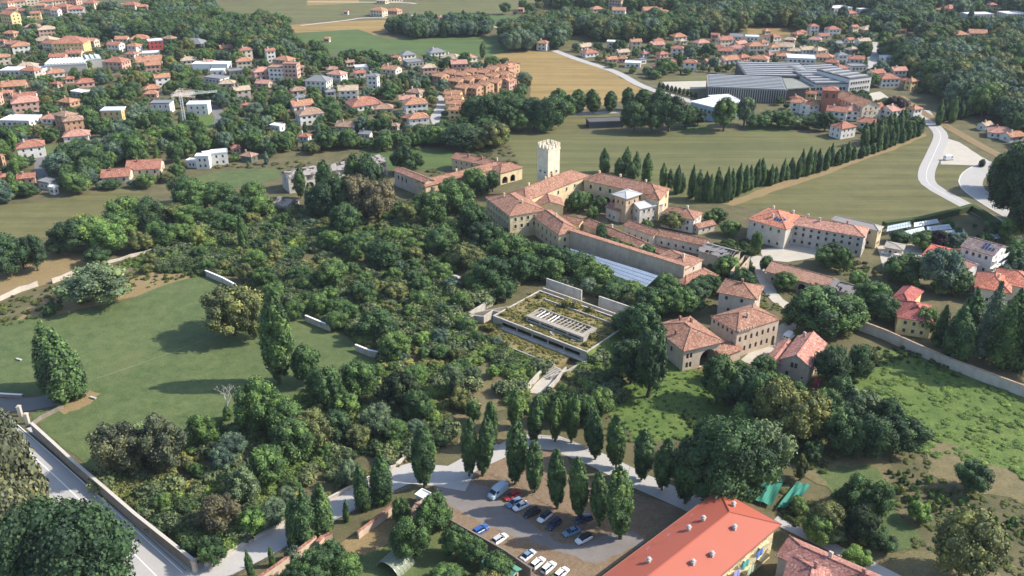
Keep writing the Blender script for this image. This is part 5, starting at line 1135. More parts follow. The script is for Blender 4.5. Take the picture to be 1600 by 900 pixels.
# car-park columnar trees: centre x, foot y, top y, width
for x,yb,yt,wp in [(663,761,663,32),(733,744,655,26),(754,744,652,28),(769,700,628,22),(805,757,652,33),(835,770,688,28),(804,668,606,24),(833,692,618,26),(867,690,622,22),(871,795,700,29),(893,692,612,22),(904,808,713,31),(930,718,640,28),(937,822,737,29),(970,842,728,39),(963,732,650,28),(1002,750,672,31),(1034,766,686,31),(1070,787,680,36),(922,700,640,22)]:
    T('col',x,yb,yt,wp,'deep green' if wp>24 else 'mid green')
for x,yb,yt,wp in [(460,852,777,22),(480,851,764,26),(504,836,754,30),(569,797,724,22),(597,788,706,27),(541,815,780,9),(427,885,853,8),(394,903,857,11)]: T('cyp',x,yb,yt,wp,'deep green')
T('cyp',80,606,503,30,'deep green','thin tall cypress, left one of the pair on the lawn')
T('cyp',107,625,514,46,'deep green','broad stout cypress, right one of the pair on the lawn')
T('cyp',124,620,540,27,'deep green','short cypress stem merged into the right of the lawn pair')
T('broad',26,925,672,150,'grey-olive','very large olive-green tree at the left edge by the road')
T('broad',128,955,800,150,'dark green','very large dark green tree in the bottom left corner by road')
T('broad',60,960,800,120,'dark green','dark tree filling the bottom left corner under the big ones')
T('broad',8,760,655,60,'dark green','dark tree poking in at the left edge above the road')
# lawn rim
T('broad',366,525,447,80,'olive green','bulky olive tree standing on the right of the big lawn')
T('broad',398,530,462,40,'olive green','lower right companion of the olive tree on big lawn')
T('col',437,600,452,46,'deep green','tallest dark poplar rising from the park beside the lawn')
T('broad',155,475,418,88,'grey-green','wide grey-green bush tree above the left end of lawn')
T('bush',77,492,473,26,'deep green','lone small dark bush on the dry lawn rim')
T('broad',155,414,387,34,'dark green'); 
for x,yb,yt,wp,c in [(18,432,372,52,'dark green'),(38,420,370,40,'dark green'),(60,423,368,34,'dark green'),(8,425,380,40,'blackish green')]: T('broad',x,yb,yt,wp,c)
# field-side cluster left
for x,yb,yt,wp,c in [(115,395,345,52,'dark green'),(150,388,340,60,'mid green'),(175,395,350,50,'fresh green'),(205,358,308,56,'mid green'),(190,372,330,50,'mid green'),(232,360,310,44,'dark green'),(255,385,345,38,'mid green'),(222,392,362,34,'olive green'),(135,370,335,36,'yellow-green'),(95,397,372,34,'dark green'),(290,322,275,44,'deep green'),(312,330,285,44,'mid green'),(275,345,318,40,'olive green'),(330,318,285,36,'mid green'),(352,330,290,40,'deep green'),(300,350,322,42,'mid green'),(395,322,285,36,'mid green'),(372,345,305,40,'deep green'),(410,340,305,40,'mid green'),(335,352,325,38,'deep green'),(360,365,335,36,'mid green'),(285,375,350,30,'mid green'),(310,385,355,26,'yellow-green')]: T('broad',x,yb,yt,wp,c)
T('cyp',382,390,335,14,'deep green','slim dark cypress in the creepers left of the ruins')
T('col',515,330,225 if 0 else 250,26,'deep green'); T('col',555,320,238,26,'deep green'); T('col',470,310,262,18,'deep green'); T('col',485,335,285,16,'grey-green')
for x,yb,yt,wp,c in [(562,342,272,50,'russet'),(592,345,280,44,'russet'),(530,340,280,50,'dark green'),(505,345,288,40,'dark green'),(580,330,245,44,'dark green'),(632,272,226,32,'deep green'),(650,262,240,22,'deep green'),(702,312,278,30,'deep green'),(722,312,285,26,'mid green'),(740,300,262,30,'mid green'),(752,305,275,24,'deep green'),(770,300,268,22,'deep green'),(662,335,300,30,'olive green'),(540,370,320,46,'deep green'),(642,352,315,40,'olive green'),(675,350,300,50,'deep green'),(715,340,290,50,'mid green'),(740,372,320,44,'deep green'),(757,395,345,44,'dark green')]: T('broad',x,yb,yt,wp,c)
for x,yb,yt,wp in [(944,270,231,14),(976,272,229,14),(994,276,236,12),(1010,285,237,15),(968,275,246,13),(986,280,252,14)]: T('cyp',x,yb,yt,wp,'deep green')
# courtyard plants
for x,yb,yt,wp,c in [(902,330,298,26,'mid green'),(915,322,300,16,'fresh green'),(935,333,308,22,'deep green'),(925,345,322,20,'mid green'),(890,330,312,18,'deep green'),(1052,358,330,36,'olive green'),(1010,360,344,16,'mid green'),(940,385,350,18,'deep green'),(958,392,372,22,'mid green'),(985,398,378,24,'fresh green'),(1010,404,384,26,'mid green'),(1000,395,382,16,'deep green')]: T('broad',x,yb,yt,wp,c)
# cypress avenue
av=[(1037,292,250),(1046,294,262),(1055,303,258),(1065,301,264),(1078,310,257),(1090,314,262),(1100,314,268),(1109,316,270),(1122,316,262),(1134,316,262),(1142,312,262),(1152,306,256),(1163,300,258),(1170,297,254),(1180,292,246),(1189,290,248),(1196,288,260),(1203,290,256),(1213,286,262),(1219,284,246),(1228,281,250),(1237,278,240),(1245,279,242),(1252,276,231),(1261,275,226),(1268,272,236),(1277,270,226),(1287,266,222),(1297,260,224),(1306,259,234),(1314,257,224),(1324,254,222),(1334,250,222),(1344,247,220),(1353,243,222),(1363,240,222),(1372,237,205),(1381,234,200),(1390,230,196),(1399,227,188),(1408,223,192),(1416,219,182),(1424,216,186),(1433,213,190),(1438,208,175)]
for x,yb,yt in av: x+=rnd.uniform(-2,2); T('cyp',x,yb,yt+rnd.uniform(-2,8),8.5+ (2 if x<1200 else 0)+rnd.uniform(-1,1.5),'deep green')
for x,yb in [(1370,222),(1378,219),(1386,214),(1394,212),(1403,208),(1411,205),(1360,226),(1350,228)]: T('cyp',x,yb,yb-38,11,'deep green')
for x,yb,yt in [(1466,196,155),(1472,190,160),(1486,192,150),(1480,188,152),(1492,185,152),(1500,186,156),(1508,184,150),(1516,180,152),(1524,178,150),(1498,176,148),(1512,172,142)]: T('cyp',x,yb,yt,10,'deep green')
for i in range(10): x=1045+i*5.2; T('cyp',1030+i*6.3,138+i*1.6,128+i*1.6,5,'dark green')
# row of round-topped trees behind the centre field
for x,yb,yt,wp in [(873,180,138,30),(902,178,139,25),(927,177,139,23),(953,176,142,21),(979,172,136,21),(1003,174,139,24),(1030,174,138,26)]: T('col',x,yb,yt,wp,'deep green')
for x,yb,yt,wp,c in [(745,195,152,40,'deep green'),(770,197,148,44,'dark green'),(800,200,150,48,'deep green'),(835,203,155,46,'dark green'),(860,203,150,44,'deep green'),(880,190,145,34,'mid green'),(815,205,175,36,'mid green'),(850,206,178,32,'mid green'),(720,232,196,54,'dark green'),(775,232,190,40,'olive green'),(700,210,200,24,'dark green'),(990,206,160,36,'deep green'),(1018,206,160,40,'deep green'),(1045,206,146,44,'dark green'),(1070,200,165,28,'deep green'),(1090,195,170,24,'dark green'),(1130,205,151,34,'deep green'),(1162,196,150,27,'grey-green'),(1185,200,178,30,'mid green'),(1205,195,172,30,'deep green'),(1225,200,172,30,'mid green'),(1288,205,175,24,'dark green'),(1260,200,182,28,'deep green'),(1240,200,180,24,'grey-green')]: T('broad',x,yb,yt,wp,c)
T('broad',1397,182,150,34,'blackish purple','round blackish purple beech beside the church roofs'); T('broad',1370,178,156,24,'olive green')
# right-hand big trees
T('con',1467,540,478,28,'deep green','narrow dark conifer right beside the red-roofed yellow house')
for x,yb,yt,wp,c in [(1492,566,480,40,'deep green'),(1535,562,446,50,'blue-grey'),(1562,575,452,46,'deep green'),(1592,578,452,40,'dark green'),(1512,540,455,40,'deep green'),(1620,590,460,50,'deep green')]: T('cyp' if x!=1535 else 'con',x,yb,yt-4,wp*.85,c)
for x,yb,yt,wp,c in [(1465,455,388,54,'blue-grey'),(1417,440,398,48,'deep green'),(1490,460,420,40,'deep green'),(1462,392,360,26,'blackish purple'),(1437,390,362,32,'mid green'),(1405,380,362,30,'deep green'),(1570,378,340,26,'mid green'),(1545,372,345,22,'deep green'),(1290,418,385,34,'deep green'),(1318,425,388,24,'mid green'),(1300,412,380,30,'dark green'),(1278,520,452,88,'deep green'),(1322,520,465,60,'mid green'),(1245,512,470,44,'deep green'),(1360,485,440,50,'mid green'),(1372,500,460,46,'deep green'),(1395,440,400,36,'deep green'),(1225,452,425,30,'mid green'),(1195,425,400,20,'deep green'),(1180,400,362,16,'mid green'),(1340,450,425,30,'fresh green'),(1120,348,325,24,'deep green'),(1140,368,345,30,'mid green'),(1135,430,400,36,'mid green'),(1160,452,420,30,'deep green'),(1108,350,330,20,'mid green'),(1100,455,430,34,'deep green'),(1442,520,480,34,'mid green')]: T('broad',x,yb,yt,wp,c)
for x,yb,yt,wp,c in [(1575,345,230,66,'dark green'),(1600,360,228,60,'dark green'),(1556,300,240,36,'deep green'),(1625,350,235,70,'dark green'),(1590,300,225,60,'deep green'),(1606,380,300,50,'dark green')]: T('broad',x,yb,yt,wp,c)
T('broad',1330,257,247,14,'blackish green','x') if 0 else None
T('bush',1533,260,248,14,'blackish green','small dark round bush at the far corner of the gravel triangle')
# villa surroundings
for x,yb,yt,wp,c in [(1012,620,515,54,'dark green'),(985,600,530,50,'dark green'),(1000,545,478,56,'deep green'),(975,525,490,40,'deep green'),(1020,490,450,50,'deep green'),(1060,490,448,40,'mid green'),(1090,470,440,40,'deep green'),(1040,465,430,36,'mid green'),(960,470,440,40,'deep green'),(930,448,410,40,'mid green'),(900,430,395,44,'deep green'),(870,420,385,40,'deep green'),(860,440,405,36,'mid green'),(985,462,440,34,'mid green'),(1010,478,455,34,'deep green'),(820,440,400,44,'deep green'),(795,415,365,50,'deep green'),(840,412,380,40,'mid green'),(1120,630,560,56,'deep green'),(1155,640,575,50,'dark green'),(1185,655,590,56,'deep green'),(1210,680,600,60,'olive green'),(1250,690,610,66,'olive green'),(1290,670,610,50,'deep green'),(1235,640,600,44,'mid green'),(1300,600,545,50,'dark green'),(1312,640,590,40,'deep green'),(1340,655,610,50,'grey-green'),(1315,705,640,60,'deep green'),(1355,715,650,60,'dark green'),(1400,706,650,60,'dark green'),(1380,680,625,44,'deep green'),(1335,595,540,40,'deep green'),(1350,580,545,34,'olive green'),(1210,620,585,36,'mid green'),(1268,718,690,30,'deep green')]: T('broad',x,yb,yt,wp,c)
for x,yb,yt,wp,c in [(1130,795,662,108,'deep green'),(1185,760,660,74,'grey-green'),(1110,720,660,60,'deep green'),(1340,800,748,50,'deep green'),(1365,812,755,44,'deep green'),(1338,848,796,46,'blackish green'),(1275,848,805,44,'mid green'),(1300,845,820,36,'grey-green'),(1375,856,832,42,'deep green'),(1515,768,724,46,'deep green'),(1500,905,808,88,'olive green'),(1335,886,858,38,'fresh green'),(1435,815,788,32,'fresh green'),(1250,750,712,20,'olive green'),(1243,700,683,20,'deep green'),(1290,840,790,50,'olive green'),(1245,800,780,30,'mid green'),(1215,700,665,40,'dark green')]: T('broad',x,yb,yt,wp,c)
T('broad',1322,790,770,40,'deep green')
# lane gardens
for x,yb,yt,wp,c in [(645,872,810,50,'deep green'),(628,820,780,30,'deep green'),(676,835,775,46,'mid green'),(715,870,825,40,'deep green'),(740,880,845,40,'deep green'),(520,890,850,44,'deep green'),(495,915,860,46,'deep green'),(545,905,870,44,'mid green'),(775,915,870,46,'deep green'),(700,915,890,50,'mid green'),(760,935,895,46,'olive green'),(470,930,885,40,'deep green'),(860,925,905,30,'deep green')]: T('broad',x,yb,yt,wp,c)
# the overgrown park, trees one can tell apart
PK=[(172,742,638,78,'grey-olive'),(238,738,640,80,'grey-olive'),(232,800,770,30,'mid green'),(303,870,840,30,'deep green'),(347,775,755,22,'yellow-green'),(225,720,650,70,'grey-green'),(320,700,640,50,'mid green'),(345,830,770,56,'russet'),(385,790,730,50,'grey-green'),(350,740,690,44,'blue-grey'),(365,715,670,50,'blue-grey'),(420,760,690,56,'mid green'),(335,885,835,40,'deep green'),(410,680,580,76,'deep green'),(450,690,610,66,'deep green'),(480,600,520,60,'deep green'),(510,640,560,60,'deep green'),(465,720,640,80,'deep green'),(490,700,630,70,'deep green'),(530,690,630,60,'dark green'),(560,620,560,54,'mid green'),(628,640,568,62,'blackish green'),(590,680,620,50,'grey-green'),(540,655,600,50,'mid green'),(655,660,600,50,'deep green'),(650,600,560,46,'fresh green'),(710,618,568,32,'grey-green'),(740,600,560,30,'grey-green'),(690,560,520,50,'mid green'),(660,540,500,50,'deep green'),(620,560,520,50,'mid green'),(590,530,485,54,'deep green'),(545,500,460,50,'mid green'),(500,490,440,54,'deep green'),(460,500,450,46,'deep green'),(430,470,430,44,'mid green'),(470,440,400,48,'deep green'),(520,450,405,50,'deep green'),(570,470,425,52,'deep green'),(620,470,430,48,'deep green'),(660,480,440,46,'mid green'),(600,420,375,54,'deep green'),(560,400,360,44,'deep green'),(650,410,370,50,'deep green'),(620,380,345,44,'mid green'),(690,400,355,50,'deep green'),(730,420,380,50,'deep green'),(770,450,400,54,'deep green'),(745,450,415,40,'mid green'),(790,470,420,46,'deep green'),(700,375,335,44,'mid green'),(520,390,360,36,'mid green'),(430,400,365,38,'deep green'),(400,420,385,36,'deep green'),(415,445,410,36,'mid green'),(385,440,405,32,'olive green'),(690,440,410,34,'deep green'),(645,445,415,34,'deep green'),(720,640,600,36,'olive green'),(770,590,560,30,'fresh green'),(740,660,620,30,'mid green'),(800,620,590,30,'mid green'),(880,660,600,50,'mid green'),(915,660,610,46,'deep green'),(850,640,610,36,'mid green'),(940,650,600,50,'deep green'),(950,600,560,40,'deep green'),(545,760,715,26,'blue-grey'),(430,820,780,50,'grey-green'),(400,830,790,46,'deep green'),(450,790,760,30,'grey-green'),(560,700,660,50,'olive green')]
g=random.Random(2)
for x,yb,yt,wp,c in PK:
    k_=(g.choice([.5,.6,.7,.95]) if yb<640 and x>425 else .8) if yb<760 else .9
    if x<300 and yb>735: x+=22
    if c=='deep green' and g.random()<.55: c=g.choice(['mid green','mid green','fresh green','olive green'])
    T('broad',x,yb,yb-(yb-yt)*k_,wp*k_,c)
for pts_ in ([(735,600),(750,555),(775,560),(800,600),(790,640),(750,650),(735,640)],[(470,398),(520,392),(520,402),(475,410)],[(690,425),(790,422),(790,432),(700,440)],[(690,655),(730,650),(800,660),(790,690),(730,700)],[(560,640),(620,625),(640,640),(600,660)]): sheet('dry_ground',pts_,Zn(),G_BASE if pts_[0][0]<500 else G_DRYG,1.6,2.)
LOWZ=[[(160,760),(200,745),(330,770),(330,800),(300,850),(250,820)],[(500,735),(560,715),(650,700),(640,712),(560,745),(470,790),(450,775)],[(300,850),(400,800),(470,770),(470,800),(400,838),(320,872)],[(690,660),(720,600),(800,600),(800,650)]]
# ---- scattered trees that fill the woods and the town gardens
BLK=[]   # occupied rectangles of houses, in the world
bpy.context.view_layer.update()
def in_world(p,L): return any((p-c).length<r_ for c,r_ in L)
for o in COL.objects:
    if o.type=='MESH' and o.name.split('.')[0]=='roof':
        M_=o.matrix_world; cs=[M_@Vector(c) for c in o.bound_box]; c_=sum(cs,Vector())/8; d_=o.dimensions
        n_=max(1,int(max(d_.x,d_.y)/max(4,min(d_.x,d_.y)))); ax=M_.to_3x3()@(Vector((1,0,0)) if d_.x>d_.y else Vector((0,1,0)))
        for i in range(n_):
            BLK.append((Vector((c_.x,c_.y,0))+ax*max(d_.x,d_.y)*((i+.5)/n_-.5),min(d_.x,d_.y)*.62+1.0))
for o in COL.objects:
    if o.type=='MESH' and o.name.split('.')[0]=='roof':
        M_=o.matrix_world; qs=[]
        for c in o.bound_box: v_=M_@Vector(c); qs.append(Q(*v_)[:2]); qs.append(Q(v_.x,v_.y,0)[:2])
        VIEW.append((min(q[0] for q in qs),min(q[1] for q in qs),max(q[0] for q in qs),max(q[1] for q in qs)))
def clearview(q,h,r_,g):
    """a filler tree in front of a house stays low enough to leave the house in view"""
    b_=Q(q.x,q.y,0); 
    for _ in range(6):
        t_=Q(q.x,q.y,h); w_=r_*t_[2]; hit=False
        for x0,y0,x1,y1 in VIEW:
            if b_[1]>y1-3 and t_[1]<y0+(y1-y0)*.72 and b_[0]+w_>x0+1 and b_[0]-w_<x1-1: hit=True; break
        if not hit: return h,r_
        if h<3.2: return None
        h*=.72; r_*=.8
    return None
BG={}
for c_,r_ in BLK:
    for ix in range(int((c_.x-r_-6)//20),int((c_.x+r_+6)//20)+1):
        for iy in range(int((c_.y-r_-6)//20),int((c_.y+r_+6)//20)+1): BG.setdefault((ix,iy),[]).append((c_,r_))
def blocked(p,pad): return any(math.hypot(p.x-c.x,p.y-c.y)<r_+pad for c,r_ in BG.get((int(p.x//20),int(p.y//20)),[]))
OPEN=[o for o in COL.objects if o.type=='MESH' and o.get('kind')=='structure' and o.name.split('.')[0] not in('ground',)]
OPP=[]
for o in OPEN:
    n0=o.name.split('.')[0]
    if n0 in('centre_line','edge_line','railway_rail'): continue
    vs=[v.co for v in o.data.vertices]
    if len(o.data.polygons)==1: OPP.append([(v.x,v.y) for v in vs])
    else:
        for f in o.data.polygons: OPP.append([(vs[i].x,vs[i].y) for i in f.vertices])
OPB=[(min(q[0] for q in p),min(q[1] for q in p),max(q[0] for q in p),max(q[1] for q in p),p) for p in OPP]
def on_open(p): return any(a_<p.x<c_ and b_<p.y<d_ and inpoly(p.x,p.y,q) for a_,b_,c_,d_,q in OPB)
def scat(poly,sp,hr,tints,kinds=(('broad',1),),seed=1,rr=(.36,.52),clear=True,maxn=9999,behind=True):
    g=random.Random(seed); pts=[P(x,y) for x,y in poly]; pw=[(p.x,p.y) for p in pts]
    x0=min(p[0] for p in pw);x1=max(p[0] for p in pw);y0=min(p[1] for p in pw);y1=max(p[1] for p in pw); n=0
    y=y0
    while y<y1:
        x=x0
        while x<x1:
            q=Vector((x+g.uniform(-.42,.42)*sp,y+g.uniform(-.42,.42)*sp,0)); x+=sp
            if not inpoly(q.x,q.y,pw): continue
            h=g.uniform(*hr); r_=h*g.uniform(*rr)
            if clear and (on_open(q) or blocked(q,r_*.55)): continue
            if clear and behind:      # keep a house's visible front free of tall crowns
                if g.random()<.93:
                    cv=clearview(q,h,r_,g)
                    if cv is None: continue
                    h,r_=cv
            kd=g.choices([k for k,_ in kinds],[w_ for _,w_ in kinds])[0]
            if kd=='con': r_=h*.24
            if kd=='col': r_=h*.19
            if kd=='cyp': r_=h*.10
            pp=Q(q.x,q.y); ALL.append(dict(kind=kd,p=q,px=pp[:2],h=h,r=r_,tint=g.choice(tints),label=None,s=pp[2]*math.sqrt(h*r_),fixed=False)); n+=1
        y+=sp
G1=['dark green','deep green','deep green','mid green','mid green','olive green','grey-green','blue-grey','fresh green']
G2=['dark green','deep green','deep green','grey-green','mid green','olive green']
MX=(('broad',.8),('con',.1),('col',.1))
scat([(-120,60),(160,40),(240,20),(330,12),(350,40),(440,50),(520,90),(620,92),(700,90),(790,100),(835,150),(800,195),(700,215),(640,235),(440,235),(420,262),(280,265),(200,245),(110,230),(60,200),(-120,190)],9.2,(5,11),G1,MX,1)
scat([(330,190),(450,215),(640,205),(700,222),(780,200),(830,206),(790,232),(700,240),(600,236),(540,242),(430,240),(330,240)],7.5,(6,11),G1,MX,41)
scat([(-120,190),(60,205),(110,230),(200,245),(300,270),(250,300),(205,296),(150,300),(60,315),(-120,335)],7,(8,14),G1,MX,2)
scat([(-150,12),(0,22),(160,22),(230,5),(335,-8),(330,20),(160,42),(0,62),(-150,60)],12,(5,10),G1,MX,3)
scat([(150,20),(240,22),(330,8),(350,38),(440,45),(480,62),(440,90),(300,90),(160,60)],7.5,(9,16),G2,MX,4)
scat([(590,48),(660,36),(760,36),(770,60),(720,70),(640,60)],7,(9,14),['blue-grey','grey-green','deep green','deep green'],MX,5)
scat([(630,78),(700,62),(780,60),(830,45),(850,80),(800,96),(740,98),(700,86)],7.5,(10,17),G2+['blue-grey'],MX,6)
scat([(700,82),(800,84),(830,75),(840,45),(880,50),(880,80),(820,84)],8,(10,16),G2,MX,7)
scat([(820,45),(900,28),(960,32),(1060,32),(1150,28),(1170,50),(1060,66),(980,66),(940,66),(870,66),(830,72)],7.5,(11,18),G2+['olive green'],MX,8)
scat([(860,2),(960,-8),(1180,-8),(1250,10),(1170,22),(1140,30),(1040,16),(960,20),(860,14)],8.5,(10,17),G2,MX,9)
scat([(1130,24),(1220,8),(1260,40),(1350,44),(1380,56),(1440,62),(1300,60),(1240,46),(1170,44)],8.5,(10,17),G2+['olive green'],MX,10)
scat([(1170,-14),(1700,-14),(1700,60),(1500,62),(1380,52),(1260,36),(1220,8)],10.5,(9,17),G1[:5]+['blue-grey','grey-green','blue-grey'],MX,11)
scat([(1440,58),(1700,50),(1700,110),(1470,84),(1475,70)],9,(10,17),G2+['olive green'],MX,12)
scat([(1385,88),(1470,84),(1700,100),(1700,198),(1610,195),(1540,190),(1495,172),(1440,150),(1400,120)],8,(11,19),G2+['blue-grey','grey-green','olive green'],(('broad',.75),('con',.1),('col',.15)),13)
scat([(880,80),(960,74),(1060,68),(1200,62),(1350,50),(1400,60),(1370,140),(1270,110),(1170,112),(1100,118),(1040,128),(960,108)],9.5,(6,12),G1,MX,14)
scat([(1205,150),(1350,146),(1440,170),(1440,205),(1330,215),(1240,200)],9,(5,10),G1,MX,15)
scat([(1560,200),(1700,190),(1700,330),(1620,330),(1600,250)],8,(9,15),G2,MX,16)
scat([(835,40),(700,-6),(480,-4),(500,-16),(870,-16)],16,(7,12),G2,MX,17)
scat([(1380,392),(1440,380),(1600,380),(1640,450),(1600,470),(1500,475),(1390,460)],7.5,(4,9),G1,MX,18)
scat([(-200,-30),(1800,-30),(1800,-5),(-200,-5)],20,(10,17),G2,MX,19,clear=False)
# park filler
PARK=[(170,770),(130,700),(300,700),(420,650),(440,600),(590,590),(604,556),(500,500),(420,470),(380,430),(230,430),(240,380),(330,340),(430,330),(620,320),(760,330),(800,370),(840,395),(900,430),(1010,460),(1000,520),(970,560),(960,600),(960,640),(880,660),(780,630),(700,690),(640,712),(560,745),(470,795),(400,835),(320,875)]
BUNK=[(725,500),(820,430),(990,480),(960,530),(880,600),(840,640),(815,615),(850,580),(760,530)]
def parkok(p): q=Q(p.x,p.y); return not inpoly(q[0],q[1],BUNK) and not any(inpoly(q[0],q[1],l_) for l_ in LOWZ)
n0=len(ALL); scat(PARK,6.0,(2.5,6),G1+['fresh green','mid green','mid green'],(('broad',1),),20,rr=(.4,.6),behind=False)
g=random.Random(3); ALL[n0:]=[t for t in ALL[n0:] if parkok(t['p']) and g.random()<.45]
scat([(960,500),(1000,470),(1110,450),(1200,480),(1010,500)],6,(4,7),G2,(('broad',1),),21,behind=False)
scat([(1090,560),(1200,580),(1200,650),(1260,700),(1430,690),(1440,650),(1330,620),(1300,640),(1200,700),(1100,660)],7,(4,8),G2,(('broad',1),),22,behind=False)
scat([(330,905),(420,880),(520,850),(640,800),(690,830),(800,890),(860,935),(300,950)],6.5,(2.5,5),G1,(('broad',.5),('bush',.5)),23)
scat([(1215,800),(1260,800),(1390,850),(1340,870)],5,(1.5,3.5),G1,(('bush',1),),24)
scat([(1385,735),(1430,735),(1520,790),(1620,830),(1620,850),(1500,815),(1410,790)],2.3,(1.,2.1),['fresh green','mid green','deep green','yellow-green'],(('bush',1),),25)
scat([(1410,355),(1600,352),(1600,372),(1400,372)],9,(2,5),G1,(('broad',1),),26)
print('trees',len(ALL))
# landmarks used to say where a thing stands
LM=[('the crenellated tower',856,260),('the stair tower',982,330),('the cypress avenue',1240,270),('the golden field',900,110),('the wide centre field',1000,240),('the tower crane',292,180),('the dark factory',1190,128),('the grey factory office',1320,122),('the church',1322,165),('the bend in the right road',1458,260),('the dark wood by the bend',1580,300),('the allotment greenhouses',1445,358),('the yellow red-roofed house',1435,500),('the long pale wall',1490,575),('the stone villa',1110,510),('the gabled brick house',1245,565),('the car park',830,820),('the salmon-roofed block',1100,850),('the kitchen garden nets',1220,770),('the big lawn',210,560),('the lawn cypresses',100,570),('the walled main road',190,790),('the pale lane',500,800),('the concrete bunker',850,515),('the upper retaining wall',347,440),('the lower retaining wall',580,553),('the roofless farm ruin',500,275),('the castle left wing',790,330),('the stepped white house',325,250),('the red-roofed bungalows',205,272),('the dry left field',90,345),('the stepped terrace',710,172),('the orange row houses',740,132),('the pink apartment pair',440,112),('the glass-roofed hall',110,96),('the yellow corner flats',13,32),('the big villa by the lane',655,190),('the sports pavilion',945,195),('the blue-white hall',1115,165),('the long tiled barn',1245,428),('the long grey house',1310,380),('the teal-roofed shed',828,882),('the purple beech',1397,165),('the far farmhouses',598,22),('the long grey-roofed ruin right',1118,398),('the lean-to greenhouse',955,415),('the red meadow bush',1515,745),('the white gravel triangle',1508,240),('the dead bare tree',355,635),('the far white warehouses',1320,18),('the right edge white sheds',1545,26),('the far hill farms',960,18),('the small mown meadow',1430,76),('the orange house with brown roof',108,200),('the red flat-topped house',246,78),('the far crop fields',680,62),('the farm range roofs',740,262),('the manor house',1225,350),('the villa with long red roof',573,168),('the brown solar-roofed house',1535,385),('the white-roofed sheds',328,96),('the right bottom bush',1500,860),('the tall poplar',437,540),('the diagonal road',960,112),('the far road end',1368,95)]
def near(x,y,k=0):
    d=sorted(LM,key=lambda l:((l[1]-x)**2+((l[2]-y)*1.6)**2))[k]; dx=x-d[1]; dy=(y-d[2])*1.6
    if abs(dx)>abs(dy): return ('right of ' if dx>0 else 'left of ')+d[0]
    return ('in front of ' if dy>0 else 'behind ')+d[0]
LIM={'broad':300,'cyp':300,'col':150,'con':60,'bush':140}
def sizew(t): return {'cyp':('small','tall',9),'col':('short','tall',14),'broad':('small','tall',10),'con':('small','tall',12),'bush':('low','big',2.4)}[t['kind']][0 if t['h']<{'cyp':9,'col':14,'broad':9,'con':12,'bush':2.4}[t['kind']] else 1]
GRP={'broad':'leafy trees of the park, gardens and woods','cyp':'dark cypresses','col':'columnar trees','con':'garden conifers','bush':'shrubs of the gardens'}
ind=[];rest=[]
for k in LIM:
    L_=[t for t in ALL if t['kind']==k]
    vis=[t for t in L_ if -10<t['px'][0]<1610 and t['px'][1]>2 and t['px'][1]-t['h']*Q(t['p'].x,t['p'].y)[2]*.8<900]
    vis.sort(key=lambda t:(-1e6 if t['fixed'] else 0)-t['s']); ids=set(id(t) for t in vis[:LIM[k]])
    ind+=[t for t in L_ if id(t) in ids]; rest+=[t for t in L_ if id(t) not in ids]
for i,t in enumerate(ind):
    k=t['kind']; pk='big' if k=='broad' and t['s']>85 else k; me=PROTO[pk][rnd.randrange(len(PROTO[pk]))]; r=new(NAMES[k][0],None,None,t['p'],rnd.uniform(0,6.28))
    lb=t['label'] or f"{sizew(t)} {t['tint']} {NAMES[k][2]}"
    tag(r,lb,NAMES[k][1],GRP[k],auto=not t['label'],px=t['px'])
    h,rr_=t['h'],t['r']; j=rnd.uniform(.86,1.14); r.rotation_euler[0]=R(rnd.uniform(-3.5,3.5)); r.rotation_euler[1]=R(rnd.uniform(-3.5,3.5))
    new('crown',me,r,(0,0,h*(.05 if k in('col',) else 0)),0,TINT[t['tint']],(rr_*j,rr_/j,h*(.95 if k=='col' else 1)))
    if k!='bush': new('trunk',TRUNK[k],r,(0,0,0),0,None,(h,h,h))
# bare dead tree
p=P(357,655); r=new('bare_tree',None,None,p); tag(r,'leafless pale dead tree with ivy foot between lawn and poplar','tree'); m=MB(); g=random.Random(8)
def br(a_,d_,l,rr_,n):
    b_=a_+d_*l; m.tube(a_,b_,rr_,rr_*.6,5)
    if n:
        for _ in range(3): br(b_,(d_+Vector((g.uniform(-.9,.9),g.uniform(-.9,.9),g.uniform(-.3,.5)))).normalized(),l*.62,rr_*.55,n-1)
br(Vector((0,0,0)),Vector((.05,0,1)),4.5,.3,4); new('branches',m.mesh('branches',M_flat('dead wood',(.40,.37,.34),.9,.2)),r)
new('ivy',PROTO['cyp'][1],r,(0,0,0),0,TINT['mid green'],(1.0,1.0,4.6))

